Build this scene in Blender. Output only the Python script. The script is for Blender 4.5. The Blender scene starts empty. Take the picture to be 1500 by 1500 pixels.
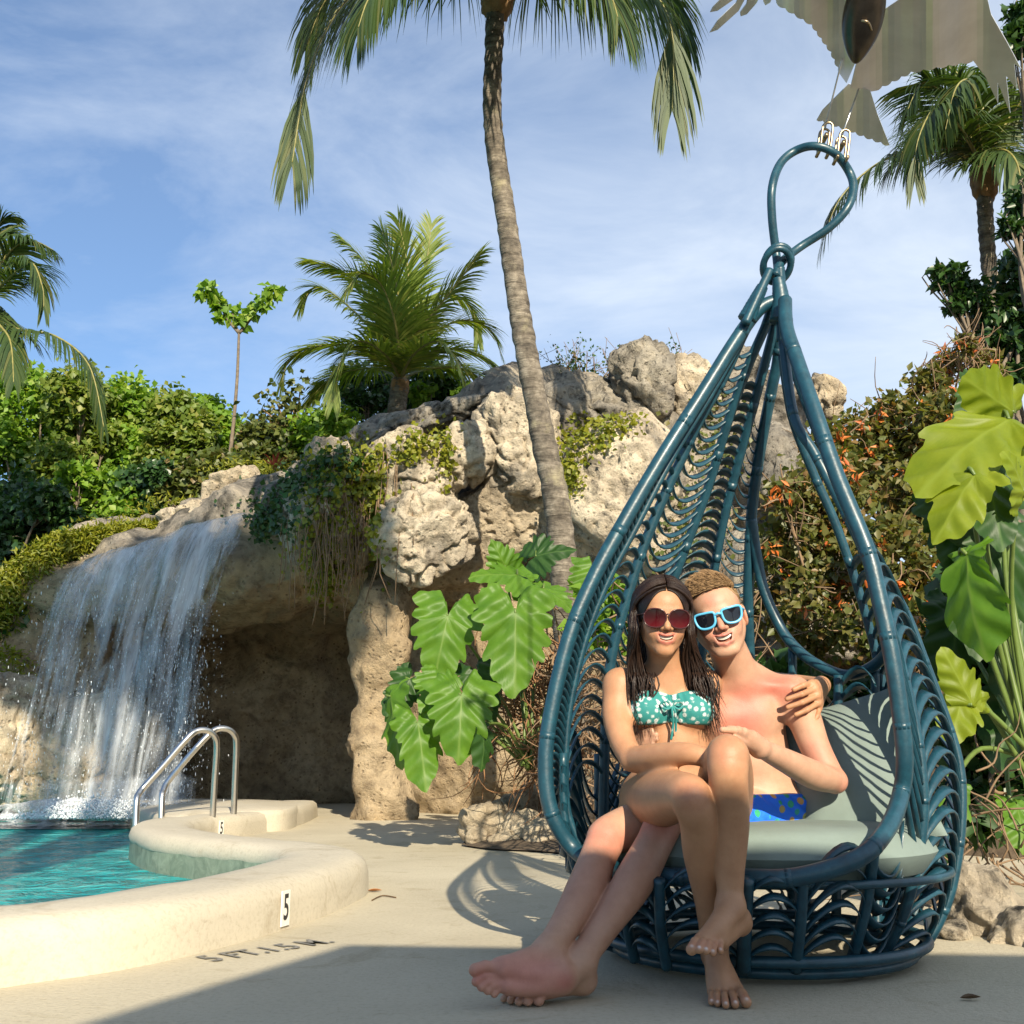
import bpy, bmesh, math, random
import numpy as np
from mathutils import Vector, Matrix, Euler
R = math.radians
random.seed(7)
C = bpy.context.scene.collection
scene = bpy.context.scene

# ------------------------------------------------------------------ camera
PITCH = R(12.7); FPX = 1608.0; CAMZ = 0.6
cp, sp = math.cos(PITCH), math.sin(PITCH)
cam = bpy.data.cameras.new('camera'); camo = bpy.data.objects.new('camera', cam); C.objects.link(camo)
camo.location = (0, 0, CAMZ); camo.rotation_euler = (R(90) + PITCH, 0, 0)
cam.sensor_width = 36; cam.lens = 36 * FPX / 1500; cam.clip_start = 0.05; cam.clip_end = 2000
scene.camera = camo

# ------------------------------------------------------------------ light
SUN = Vector((-0.26, 1.0, -0.56)).normalized()          # direction the light travels
elev = math.asin(-SUN.z)
sl = bpy.data.lights.new('sun', 'SUN'); slo = bpy.data.objects.new('sun', sl); C.objects.link(slo)
sl.energy = 5.0; sl.angle = R(0.5); sl.color = (1.0, 0.88, 0.68)
slo.rotation_euler = (-SUN).to_track_quat('Z', 'Y').to_euler()
world = bpy.data.worlds.new('World'); scene.world = world; world.use_nodes = True
wn = world.node_tree; wn.nodes.clear()
sky = wn.nodes.new('ShaderNodeTexSky'); sky.sky_type = 'NISHITA'; sky.sun_disc = False
sky.sun_elevation = elev; sky.sun_rotation = math.atan2(-SUN.x, -SUN.y)
sky.air_density = 1.0; sky.dust_density = 0.6; sky.ozone_density = 1.6
bg = wn.nodes.new('ShaderNodeBackground'); bg.inputs['Strength'].default_value = 0.083
out = wn.nodes.new('ShaderNodeOutputWorld')
tc = wn.nodes.new('ShaderNodeTexCoord')
mp = wn.nodes.new('ShaderNodeMapping'); mp.inputs['Scale'].default_value = (1.0, 1.0, 2.2); mp.inputs['Rotation'].default_value = (0.25, 0.5, 0.2)
wn.links.new(tc.outputs['Generated'], mp.inputs['Vector'])
n1 = wn.nodes.new('ShaderNodeTexNoise'); n1.inputs['Scale'].default_value = 3.0; n1.inputs['Detail'].default_value = 12; n1.inputs['Roughness'].default_value = 0.60; n1.inputs['Distortion'].default_value = 0.5
wn.links.new(mp.outputs['Vector'], n1.inputs['Vector'])
# thicker thin-cloud cover towards the right (east) of the sky
sx = wn.nodes.new('ShaderNodeSeparateXYZ'); wn.links.new(tc.outputs['Generated'], sx.inputs[0])
mr = wn.nodes.new('ShaderNodeMapRange'); mr.inputs['From Min'].default_value = -0.45; mr.inputs['From Max'].default_value = 0.35
mr.inputs['To Min'].default_value = -0.25; mr.inputs['To Max'].default_value = 0.19
wn.links.new(sx.outputs['X'], mr.inputs['Value'])
ad = wn.nodes.new('ShaderNodeMath'); ad.operation = 'ADD'; wn.links.new(n1.outputs['Fac'], ad.inputs[0]); wn.links.new(mr.outputs['Result'], ad.inputs[1])
cr = wn.nodes.new('ShaderNodeValToRGB'); cr.color_ramp.elements[0].position = 0.30; cr.color_ramp.elements[0].color = (0.12, 0.12, 0.12, 1)
cr.color_ramp.elements[1].position = 0.80; cr.color_ramp.elements[1].color = (0.86, 0.86, 0.86, 1)
wn.links.new(ad.outputs[0], cr.inputs['Fac'])
mx = wn.nodes.new('ShaderNodeMix'); mx.data_type = 'RGBA'
tint = wn.nodes.new('ShaderNodeMix'); tint.data_type = 'RGBA'; tint.blend_type = 'MULTIPLY'; tint.inputs['Factor'].default_value = 1; tint.inputs['B'].default_value = (0.72, 0.98, 1.20, 1); wn.links.new(sky.outputs['Color'], tint.inputs['A'])
wn.links.new(cr.outputs['Color'], mx.inputs['Factor']); wn.links.new(tint.outputs['Result'], mx.inputs['A'])
mx.inputs['B'].default_value = (6.2, 6.9, 7.8, 1)
wn.links.new(mx.outputs['Result'], bg.inputs['Color']); wn.links.new(bg.outputs[0], out.inputs[0])
scene.view_settings.view_transform = 'Standard'; scene.view_settings.look = 'None'
scene.view_settings.gamma = 1; scene.view_settings.exposure = 0.80
scene.cycles.max_bounces = 8; scene.cycles.transparent_max_bounces = 24
scene.cycles.diffuse_bounces = 3; scene.cycles.glossy_bounces = 3; scene.cycles.transmission_bounces = 6
scene.cycles.use_denoising = True; scene.cycles.caustics_reflective = False; scene.cycles.caustics_refractive = False

# ------------------------------------------------------------------ photo measurements -> world points
def ray(px, py):
    u = (px - 750) / FPX; v = (750 - py) / FPX
    return u, cp - v * sp, sp + v * cp
def W(px, py, Y):
    u, y, z = ray(px, py); t = Y / y
    return np.array((u * t, Y, CAMZ + z * t))
def G(px, py, z=0.0):
    u, y, zz = ray(px, py); t = (z - CAMZ) / zz
    return np.array((u * t, y * t, z))
def ppm(Y, z=0.6):                                      # photo pixels per metre
    return FPX / (Y * cp + (z - CAMZ) * sp)

# ------------------------------------------------------------------ objects
OFF = {}
def tag(o, label=None, cat=None, group=None, kind=None):
    if label: o['label'] = label
    if cat: o['category'] = cat
    if group: o['group'] = group
    if kind: o['kind'] = kind
    return o
def thing(name, label, cat, loc=(0, 0, 0), group=None):
    o = bpy.data.objects.new(name, None); C.objects.link(o)
    o.location = Vector([float(v) for v in loc]); o.empty_display_size = 0.1
    OFF[o] = o.location.copy()
    return tag(o, label, cat, group)
def link(name, me, mat=None, parent=None, smooth=True):
    o = bpy.data.objects.new(name, me); C.objects.link(o)
    if mat is not None and not me.materials: me.materials.append(mat)
    if parent is not None:
        o.parent = parent; o.matrix_parent_inverse = Matrix.Translation(-OFF.get(parent, Vector((0, 0, 0))))
    return o
def mesh_np(name, v, f, smooth=True, col=None, colname='Col'):
    """v (n,3); f list of faces or (m,k) array"""
    me = bpy.data.meshes.new(name)
    v = np.asarray(v, dtype=np.float32)
    if isinstance(f, np.ndarray):
        m, k = f.shape
        me.vertices.add(len(v)); me.vertices.foreach_set('co', v.ravel())
        me.loops.add(m * k); me.loops.foreach_set('vertex_index', f.astype(np.int32).ravel())
        me.polygons.add(m)
        me.polygons.foreach_set('loop_start', np.arange(0, m * k, k, dtype=np.int32))
        me.update(calc_edges=True)
    else:
        me.from_pydata([tuple(p) for p in v.tolist()], [], f)
    if smooth:
        me.polygons.foreach_set('use_smooth', np.ones(len(me.polygons), dtype=bool))
    if col is not None:
        a = me.color_attributes.new(colname, 'FLOAT_COLOR', 'POINT')
        c4 = np.ones((len(v), 4), dtype=np.float32); c4[:, :3] = col
        a.data.foreach_set('color', c4.ravel())
    me.update()
    return me
class MB:
    """collects tubes, strips and boxes into one mesh"""
    def __init__(s): s.v = []; s.f = []; s.n = 0
    def add(s, v, f):
        v = np.asarray(v, dtype=float).reshape(-1, 3)
        s.v.append(v); s.f += [tuple(i + s.n for i in q) for q in f]; s.n += len(v)
    def tube(s, pts, r, n=8, closed=False, cap=True, squash=None):
        pts = np.asarray(pts, float); m = len(pts)
        r = np.full(m, r, float) if np.isscalar(r) else np.asarray(r, float)
        if closed: t = np.roll(pts, -1, 0) - np.roll(pts, 1, 0)
        else: t = np.gradient(pts, axis=0)
        t /= np.linalg.norm(t, axis=1)[:, None] + 1e-12
        ref = np.array((0, 0, 1.0)) if abs(t[0][2]) < 0.9 else np.array((1.0, 0, 0))
        a = np.cross(t[0], ref); a /= np.linalg.norm(a); vs = []
        ang = np.arange(n) / n * 2 * math.pi; ca, sa = np.cos(ang)[:, None], np.sin(ang)[:, None]
        for i in range(m):
            a = a - t[i] * np.dot(a, t[i]); a /= np.linalg.norm(a) + 1e-12
            b = np.cross(t[i], a)
            vs.append(pts[i] + r[i] * (ca * a + sa * b))
        f = []
        for i in range(m if closed else m - 1):
            j = (i + 1) % m
            for k in range(n):
                l = (k + 1) % n
                f.append((i * n + k, i * n + l, j * n + l, j * n + k))
        if cap and not closed:
            f.append(tuple(range(n - 1, -1, -1))); f.append(tuple((m - 1) * n + k for k in range(n)))
        s.add(np.concatenate(vs), f)
    def strip(s, L, Rr):
        n = len(L); v = np.concatenate([np.asarray(L, float), np.asarray(Rr, float)])
        s.add(v, [(i, i + 1, n + i + 1, n + i) for i in range(n - 1)])
    def box(s, c, size, rot=None):
        h = np.array(size) / 2
        v = np.array([(x, y, z) for x in (-1, 1) for y in (-1, 1) for z in (-1, 1)]) * h
        if rot is not None: v = v @ np.array(rot).T
        s.add(v + np.array(c), [(0, 1, 3, 2), (4, 6, 7, 5), (0, 4, 5, 1), (2, 3, 7, 6), (0, 2, 6, 4), (1, 5, 7, 3)])
    def prism(s, poly, z0, z1):
        n = len(poly); v = [(p[0], p[1], z0) for p in poly] + [(p[0], p[1], z1) for p in poly]
        s.add(v, [tuple(range(n - 1, -1, -1)), tuple(range(n, 2 * n))] + [(i, (i + 1) % n, n + (i + 1) % n, n + i) for i in range(n)])
    def build(s, name, mat=None, parent=None, smooth=True):
        me = mesh_np(name, np.concatenate(s.v), s.f, smooth)
        return link(name, me, mat, parent)
def spline(pts, n=8, closed=False):
    """Catmull-Rom through the points"""
    P = np.asarray(pts, float); m = len(P); o = []
    for i in range(m if closed else m - 1):
        if closed: p0, p1, p2, p3 = P[i - 1], P[i], P[(i + 1) % m], P[(i + 2) % m]
        else: p0, p1, p2, p3 = P[max(i - 1, 0)], P[i], P[i + 1], P[min(i + 2, m - 1)]
        for k in range(n):
            t = k / n
            o.append(0.5 * (2 * p1 + (p2 - p0) * t + (2 * p0 - 5 * p1 + 4 * p2 - p3) * t * t + (3 * p1 - p0 - 3 * p2 + p3) * t ** 3))
    if not closed: o.append(P[-1])
    return np.array(o)
def resample(P, n):
    P = np.asarray(P, float); d = np.r_[0, np.cumsum(np.linalg.norm(np.diff(P, axis=0), axis=1))]
    t = np.linspace(0, d[-1], n)
    return np.stack([np.interp(t, d, P[:, k]) for k in range(3)], 1)

# ------------------------------------------------------------------ noise on arrays
_rng = np.random.RandomState(3); _perm = _rng.permutation(256); _perm = np.r_[_perm, _perm, _perm]
_grad = _rng.normal(size=(256, 3)); _grad /= np.linalg.norm(_grad, axis=1)[:, None]
def perlin(p):
    p = np.asarray(p, float); i = np.floor(p).astype(int); f = p - i; i &= 255
    u = f * f * f * (f * (f * 6 - 15) + 10); r = 0
    for dx in (0, 1):
        for dy in (0, 1):
            for dz in (0, 1):
                h = _perm[_perm[_perm[i[..., 0] + dx] + i[..., 1] + dy] + i[..., 2] + dz]
                g = _grad[h]
                d = g[..., 0] * (f[..., 0] - dx) + g[..., 1] * (f[..., 1] - dy) + g[..., 2] * (f[..., 2] - dz)
                w = (u[..., 0] if dx else 1 - u[..., 0]) * (u[..., 1] if dy else 1 - u[..., 1]) * (u[..., 2] if dz else 1 - u[..., 2])
                r = r + w * d
    return r
def fbm(p, oct=4, ridged=False):
    s = 0; a = 1.0; p = np.asarray(p, float)
    for k in range(oct):
        n = perlin(p + 17.3 * k); s = s + a * ((0.5 - np.abs(n) * 2) if ridged else n); a *= 0.5; p = p * 2.03
    return s

# ------------------------------------------------------------------ implicit surfaces (bodies, rocks)
def smin(a, b, k):
    if k <= 0: return np.minimum(a, b)
    h = np.maximum(k - np.abs(a - b), 0) / k
    return np.minimum(a, b) - h * h * k * 0.25
def smax(a, b, k): return -smin(-a, -b, k)
def surface_nets(f, ax, ay, az):
    s = f < 0; cnt = np.zeros([n - 1 for n in f.shape], np.int8); nx, ny, nz = cnt.shape
    for a in (0, 1):
        for b in (0, 1):
            for c in (0, 1): cnt += s[a:a + nx, b:b + ny, c:c + nz]
    act = (cnt > 0) & (cnt < 8)
    I, J, K = np.nonzero(act); idx = np.full(cnt.shape, -1, np.int32); idx[I, J, K] = np.arange(len(I))
    acc = np.zeros((len(I), 3)); num = np.zeros(len(I))
    cs = [(a, b, c) for a in (0, 1) for b in (0, 1) for c in (0, 1)]
    for p in cs:
        for d in range(3):
            if p[d]: continue
            q = list(p); q[d] = 1
            fa = f[I + p[0], J + p[1], K + p[2]]; fb = f[I + q[0], J + q[1], K + q[2]]
            m = (fa < 0) != (fb < 0); t = np.where(m, fa / np.where(m, fa - fb, 1), 0)
            for e in range(3):
                acc[:, e] += np.where(m, p[e] + (t if e == d else 0), 0)
            num += m
    acc /= num[:, None]
    v = np.stack([np.interp(I + acc[:, 0], np.arange(len(ax)), ax), np.interp(J + acc[:, 1], np.arange(len(ay)), ay), np.interp(K + acc[:, 2], np.arange(len(az)), az)], 1)
    F = []
    for d in range(3):
        sl0 = [slice(1, -1)] * 3; sl1 = [slice(1, -1)] * 3
        sl0[d] = slice(0, -1); sl1[d] = slice(1, None)
        a = s[tuple(sl0)]; b = s[tuple(sl1)]; m = a != b
        i = np.nonzero(m); base = np.stack(i, 1)
        for e in range(3):
            if e != d: base[:, e] += 1
        sign = a[i]
        e1, e2 = (d + 1) % 3, (d + 2) % 3
        def cell(o1, o2):
            q = base.copy(); q[:, e1] -= o1; q[:, e2] -= o2
            return idx[q[:, 0], q[:, 1], q[:, 2]]
        q = np.stack([cell(1, 1), cell(0, 1), cell(0, 0), cell(1, 0)], 1)
        q[~sign] = q[~sign][:, ::-1]
        F.append(q)
    F = np.concatenate(F); F = F[(F >= 0).all(1)]
    return v, F
def rotm(x=0, y=0, z=0): return np.array(Euler((R(x), R(y), R(z))).to_matrix())
class Field:
    def __init__(s, ax, ay, az): s.ax, s.ay, s.az = ax, ay, az; s.big = 0.08; s.f = np.full((len(ax), len(ay), len(az)), s.big, np.float32)
    def sub(s, lo, hi):
        o = []
        for a, l, h in zip((s.ax, s.ay, s.az), lo, hi):
            i = np.searchsorted(a, l); j = np.searchsorted(a, h); o.append(slice(i, max(j, i)))
        return tuple(o)
    def pts(s, sl): return s.ax[sl[0]][:, None, None], s.ay[sl[1]][None, :, None], s.az[sl[2]][None, None, :]
    def cone(s, a, b, ra, rb):
        a, b = np.asarray(a, float), np.asarray(b, float); m = s.big
        sl = s.sub(np.minimum(a - ra, b - rb) - m, np.maximum(a + ra, b + rb) + m)
        x, y, z = s.pts(sl); ab = b - a; L = ab @ ab + 1e-12
        t = np.clip(((x - a[0]) * ab[0] + (y - a[1]) * ab[1] + (z - a[2]) * ab[2]) / L, 0, 1)
        d = np.sqrt((x - a[0] - t * ab[0]) ** 2 + (y - a[1] - t * ab[1]) ** 2 + (z - a[2] - t * ab[2]) ** 2) - (ra + (rb - ra) * t)
        return sl, d
    def ell(s, c, r, M=None):
        c = np.asarray(c, float); r = np.asarray(r, float); M = np.eye(3) if M is None else np.asarray(M)
        ext = np.sqrt(((M * r) ** 2).sum(1)) + s.big
        sl = s.sub(c - ext, c + ext); x, y, z = s.pts(sl); x, y, z = x - c[0], y - c[1], z - c[2]
        k0 = 0; k1 = 0
        for e in range(3):
            q = (M[0, e] * x + M[1, e] * y + M[2, e] * z)
            k0 = k0 + (q / r[e]) ** 2; k1 = k1 + (q / r[e] ** 2) ** 2
        k0 = np.sqrt(k0); k1 = np.sqrt(k1)
        return sl, k0 * (k0 - 1) / (k1 + 1e-9)
    def put(s, sd, k, op='+'):
        sl, d = sd
        if 0 in s.f[sl].shape: return
        s.f[sl] = smin(s.f[sl], d, k) if op == '+' else smax(s.f[sl], -d, k)
    def chain(s, pts, rr, k=0.02):
        for i in range(len(pts) - 1): s.put(s.cone(pts[i], pts[i + 1], rr[i], rr[i + 1]), k)
    def merge(s, o, k): s.f = smin(s.f, o.f, k)
    def mesh(s): return surface_nets(s.f, s.ax, s.ay, s.az)

# ------------------------------------------------------------------ materials
MATS = {}
def nmat(name):
    m = bpy.data.materials.new(name); m.use_nodes = True; nt = m.node_tree
    b = nt.nodes['Principled BSDF']; return m, nt, b
def N(nt, t, **kw):
    n = nt.nodes.new(t)
    for k, v in kw.items():
        if hasattr(n, k): setattr(n, k, v)
        else: n.inputs[k.replace('_', ' ')].default_value = v
    return n
def ramp(nt, fac, stops):
    r = nt.nodes.new('ShaderNodeValToRGB'); e = r.color_ramp.elements
    while len(e) < len(stops): e.new(0.5)
    for q, (p, c) in zip(e, stops): q.position = p; q.color = (*c, 1) if len(c) == 3 else c
    nt.links.new(fac, r.inputs['Fac']); return r.outputs['Color']
def mixc(nt, fac, a, b, mode='MIX'):
    m = nt.nodes.new('ShaderNodeMix'); m.data_type = 'RGBA'; m.blend_type = mode
    for s_, v in (('Factor', fac), ('A', a), ('B', b)):
        if isinstance(v, (int, float)): m.inputs[s_].default_value = v
        elif isinstance(v, tuple): m.inputs[s_].default_value = (*v, 1) if len(v) == 3 else v
        else: nt.links.new(v, m.inputs[s_])
    return m.outputs['Result']
def noise_tex(nt, scale, detail=5, rough=0.6, vec=None, dist=0.0):
    n = N(nt, 'ShaderNodeTexNoise'); n.inputs['Scale'].default_value = scale; n.inputs['Detail'].default_value = detail
    n.inputs['Roughness'].default_value = rough; n.inputs['Distortion'].default_value = dist
    if vec is not None: nt.links.new(vec, n.inputs['Vector'])
    return n.outputs['Fac']
def bump(nt, b, h, strength=0.4, dist=0.02):
    n = nt.nodes.new('ShaderNodeBump'); n.inputs['Strength'].default_value = strength; n.inputs['Distance'].default_value = dist
    nt.links.new(h, n.inputs['Height']); nt.links.new(n.outputs[0], b.inputs['Normal']); return n
def objco(nt): return nt.nodes.new('ShaderNodeTexCoord').outputs['Object']
def plain(name, col, rough=0.5, metal=0.0, var=0.15, scale=20, bstr=0.0, bscale=80, spec=0.5):
    m, nt, b = nmat(name); co = objco(nt)
    f = noise_tex(nt, scale, 4, 0.6, co)
    c = ramp(nt, f, [(0.25, tuple(x * (1 - var) for x in col)), (0.75, tuple(min(1, x * (1 + var)) for x in col))])
    nt.links.new(c, b.inputs['Base Color']); b.inputs['Roughness'].default_value = rough; b.inputs['Metallic'].default_value = metal
    b.inputs['Specular IOR Level'].default_value = spec
    if bstr: bump(nt, b, noise_tex(nt, bscale, 5, 0.7, co), bstr, 0.01)
    return m
def leafmat(name, c0, c1, trans=0.35, rough=0.4, c2=None, tcol=None):
    """leaf colour varies from leaf to leaf; part of the light passes through"""
    m, nt, b = nmat(name); g = nt.nodes.new('ShaderNodeNewGeometry')
    st = [(0.0, c0), (0.8, c1)] + ([(1.0, c2)] if c2 else [])
    c = ramp(nt, g.outputs['Random Per Island'], st)
    nt.links.new(c, b.inputs['Base Color']); b.inputs['Roughness'].default_value = rough
    t = nt.nodes.new('ShaderNodeBsdfTranslucent')
    tc_ = mixc(nt, 1.0, c, tcol or (1.5, 1.5, 0.5), 'MULTIPLY'); nt.links.new(tc_, t.inputs['Color'])
    mx_ = nt.nodes.new('ShaderNodeMixShader'); mx_.inputs[0].default_value = trans
    nt.links.new(b.outputs[0], mx_.inputs[1]); nt.links.new(t.outputs[0], mx_.inputs[2])
    nt.links.new(mx_.outputs[0], nt.nodes['Material Output'].inputs['Surface'])
    return m
# ================================================================== SETTING
def structure(o, kind='structure'): o['kind'] = kind; return o
# concrete
def concrete(name, c0, c1, bs=0.25):
    m, nt, b = nmat(name); co = objco(nt)
    big = noise_tex(nt, 1.1, 5, 0.6, co); fine = noise_tex(nt, 60, 6, 0.7, co)
    c = ramp(nt, big, [(0.3, c0), (0.7, c1)])
    sp_ = ramp(nt, fine, [(0.33, (0.82, 0.8, 0.78)), (0.5, (1, 1, 1)), (0.72, (1.06, 1.05, 1.03))])
    c = mixc(nt, 0.8, c, sp_, 'MULTIPLY')
    st = ramp(nt, noise_tex(nt, 2.6, 8, 0.7, co, 1.5), [(0.55, (1, 1, 1)), (0.7, (0.72, 0.68, 0.62))])
    c = mixc(nt, 0.8, c, st, 'MULTIPLY')
    nt.links.new(c, b.inputs['Base Color']); b.inputs['Roughness'].default_value = 0.85; b.inputs['Specular IOR Level'].default_value = 0.25
    bump(nt, b, fine, bs, 0.01); return m
M_deck = concrete('deck_concrete', (0.44, 0.39, 0.285), (0.53, 0.475, 0.355), 0.6)
M_curb = concrete('curb_concrete', (0.46, 0.415, 0.325), (0.53, 0.48, 0.38), 0.25)

CL = [(-150, 1351), (0, 1335), (140, 1321), (280, 1299), (390, 1277), (446, 1262), (474, 1250), (450, 1240), (390, 1232.5), (327, 1226), (268, 1219), (238, 1210), (240, 1203), (275, 1196), (330, 1191)]
cl = np.array([G(x, y, 0.17) for x, y in CL]); cl[:, 2] = 0
cl = np.concatenate([[cl[0] + (cl[0] - cl[2]) * 3, cl[0] + (cl[0] - cl[2]) * 1.2], cl, [(-2.2, 10.6, 0), (-2.3, 12.2, 0)]])
clS = resample(spline(cl, 10), 260)
def offset(path, d):
    t = np.gradient(path, axis=0); t /= np.linalg.norm(t, axis=1)[:, None]
    return path + d * np.stack([t[:, 1], -t[:, 0], 0 * t[:, 0]], 1)
# deck sheet
def ngon(name, poly, z, mat):
    bm = bmesh.new(); vs = [bm.verts.new((p[0], p[1], z)) for p in poly]; f = bm.faces.new(vs)
    f.normal_update()
    if f.normal.z < 0: f.normal_flip()
    bmesh.ops.triangulate(bm, faces=[f]); me = bpy.data.meshes.new(name); bm.to_mesh(me); bm.free()
    return link(name, me, mat)
deck_poly = [(clS[0][0], -14)] + [tuple(p[:2]) for p in clS] + [(-6.5, 15.0), (-6.5, 19.5), (1.0, 19.5), (14, 12), (14, -14)]
structure(ngon('deck', deck_poly, 0.0, M_deck))
# pool curb: rounded section swept along the edge
prof = [(-0.19, 0.075), (-0.20, 0.10), (-0.185, 0.145), (-0.15, 0.168), (-0.06, 0.172), (0.08, 0.172), (0.155, 0.166), (0.195, 0.14), (0.21, 0.09), (0.215, -0.05)]
sec = []
for d, z in prof:
    p = offset(clS, d); p[:, 2] = z; sec.append(p)
sec = np.array(sec); K, n = sec.shape[:2]
sec += (fbm(sec * 3.0, 3) * 0.006)[..., None]
idx = np.arange(K * n).reshape(K, n)
fq = np.stack([idx[:-1, :-1], idx[:-1, 1:], idx[1:, 1:], idx[1:, :-1]], -1).reshape(-1, 4)
curb = link('pool_curb', mesh_np('pool_curb', sec.reshape(-1, 3), fq[:, ::-1]), M_curb); structure(curb)
# raised ledge at the far side of the pool
lp = [G(x, y, 0.17) for x, y in [(262, 1197), (300, 1192), (370, 1189), (415, 1187), (434, 1183), (436, 1178), (420, 1174), (330, 1171), (200, 1171), (190, 1176), (210, 1190)]]
lp = resample(spline(lp, 6, True), 70)
mb = MB(); ring = []
cen = lp.mean(0)
for s_, z in ((1.0, -0.3), (1.0, 0.13), (0.99, 0.165), (0.97, 0.178), (0.5, 0.18), (0.02, 0.18)):
    r_ = cen + (lp - cen) * s_; r_[:, 2] = z; ring.append(r_)
rr_ = np.concatenate(ring); m_ = len(lp)
fs = [(a * m_ + k, a * m_ + (k + 1) % m_, (a + 1) * m_ + (k + 1) % m_, (a + 1) * m_ + k) for a in range(5) for k in range(m_)]
mb.add(rr_, fs); structure(mb.build('pool_ledge', M_curb))
# pool shell
m, nt, b = nmat('pool_plaster'); co = objco(nt)
c = ramp(nt, noise_tex(nt, 1.7, 4, 0.6, co, 1.0), [(0.35, (0.08, 0.42, 0.45)), (0.65, (0.16, 0.58, 0.58))])
nt.links.new(c, b.inputs['Base Color']); M_pool = m
sk = []
for d, z in ((-0.19, 0.12), (-0.19, -1.3)):
    p = offset(clS, d); p[:, 2] = z; sk.append(p)
n = len(clS); v = np.concatenate(sk); f = np.array([(i, i + 1, n + i + 1, n + i) for i in range(n - 1)])
m2, nt, b = nmat('waterline_tile'); co = objco(nt)
c = ramp(nt, noise_tex(nt, 9, 5, 0.7, co, 1), [(0.3, (0.10, 0.13, 0.09)), (0.7, (0.30, 0.34, 0.25))]); nt.links.new(c, b.inputs['Base Color']); b.inputs['Roughness'].default_value = 0.4
structure(link('pool_wall', mesh_np('pool_wall', v, f), m2))
pool_poly = [tuple(p[:2]) for p in clS] + [(-2.6, 17), (-16, 17), (-16, clS[0][1])]
structure(ngon('pool_floor', pool_poly, -1.3, M_pool))
# water
m, nt, b = nmat('pool_water'); nt.nodes.remove(b); co = objco(nt)
mpn = nt.nodes.new('ShaderNodeMapping'); mpn.inputs['Scale'].default_value = (1.0, 0.8, 1); nt.links.new(co, mpn.inputs[0])
wv = noise_tex(nt, 3.4, 4, 0.55, mpn.outputs[0], 0.8); wv2 = noise_tex(nt, 11, 3, 0.5, mpn.outputs[0], 0.5)
wm = nt.nodes.new('ShaderNodeMath'); wm.operation = 'MULTIPLY_ADD'; wm.inputs[1].default_value = 0.35
nt.links.new(wv2, wm.inputs[0]); nt.links.new(wv, wm.inputs[2])
bp = nt.nodes.new('ShaderNodeBump'); bp.inputs['Strength'].default_value = 0.8; bp.inputs['Distance'].default_value = 0.10; nt.links.new(wm.outputs[0], bp.inputs['Height'])
gl = nt.nodes.new('ShaderNodeBsdfGlossy'); gl.inputs['Roughness'].default_value = 0.06; nt.links.new(bp.outputs[0], gl.inputs['Normal'])
tr = nt.nodes.new('ShaderNodeBsdfTransparent'); tr.inputs['Color'].default_value = (0.35, 0.80, 0.85, 1)
df = nt.nodes.new('ShaderNodeBsdfDiffuse'); nt.links.new(bp.outputs[0], df.inputs['Normal'])
dc = ramp(nt, wv, [(0.3, (0.014, 0.26, 0.29)), (0.55, (0.04, 0.46, 0.47)), (0.75, (0.22, 0.66, 0.63))]); nt.links.new(dc, df.inputs['Color'])
m1 = nt.nodes.new('ShaderNodeMixShader'); m1.inputs[0].default_value = 0.75; nt.links.new(tr.outputs[0], m1.inputs[1]); nt.links.new(df.outputs[0], m1.inputs[2])
fr = nt.nodes.new('ShaderNodeFresnel'); fr.inputs['IOR'].default_value = 1.16; nt.links.new(bp.outputs[0], fr.inputs['Normal'])
m3 = nt.nodes.new('ShaderNodeMixShader'); nt.links.new(fr.outputs[0], m3.inputs[0]); nt.links.new(m1.outputs[0], m3.inputs[1]); nt.links.new(gl.outputs[0], m3.inputs[2])
nt.links.new(m3.outputs[0], nt.nodes['Material Output'].inputs['Surface'])
structure(ngon('water', pool_poly, -0.045, m))

# ground behind the grotto: one sheet out to the horizon, rising to a planted bank
gx = np.r_[np.linspace(-400, -30, 12), np.linspace(-25, 25, 51), np.linspace(30, 400, 12)]
gy = np.r_[np.linspace(-60, 4, 10), np.linspace(5, 40, 71), np.linspace(50, 900, 20)]
X, Y = np.meshgrid(gx, gy, indexing='ij')
def ground_z(X, Y):
    s = np.clip((Y - 13.0 - 5.5 * np.exp(-((X + 3.2) / 2.6) ** 4)) / 4.0, 0, 1); s = s * s * (3 - 2 * s)
    r = np.clip((X - 1.4) / 2.2, 0, 1) * np.clip((Y - 5.0) / 3.5, 0, 1)
    return -1.8 + s * (3.6 + 0.5 * np.sin(X * 0.4)) * (1 - r) + r * 3.8
Z = ground_z(X, Y) + fbm(np.stack([X * .5, Y * .5, X * 0], -1), 3) * 0.25
id_ = np.arange(X.size).reshape(X.shape)
fq = np.stack([id_[:-1, :-1], id_[1:, :-1], id_[1:, 1:], id_[:-1, 1:]], -1).reshape(-1, 4)
M_soil = plain('dark_soil', (0.095, 0.068, 0.043), 0.95, var=0.6, scale=16, bstr=0.6, bscale=30)
structure(link('ground', mesh_np('ground', np.stack([X, Y, Z], -1).reshape(-1, 3), fq), M_soil))
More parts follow.
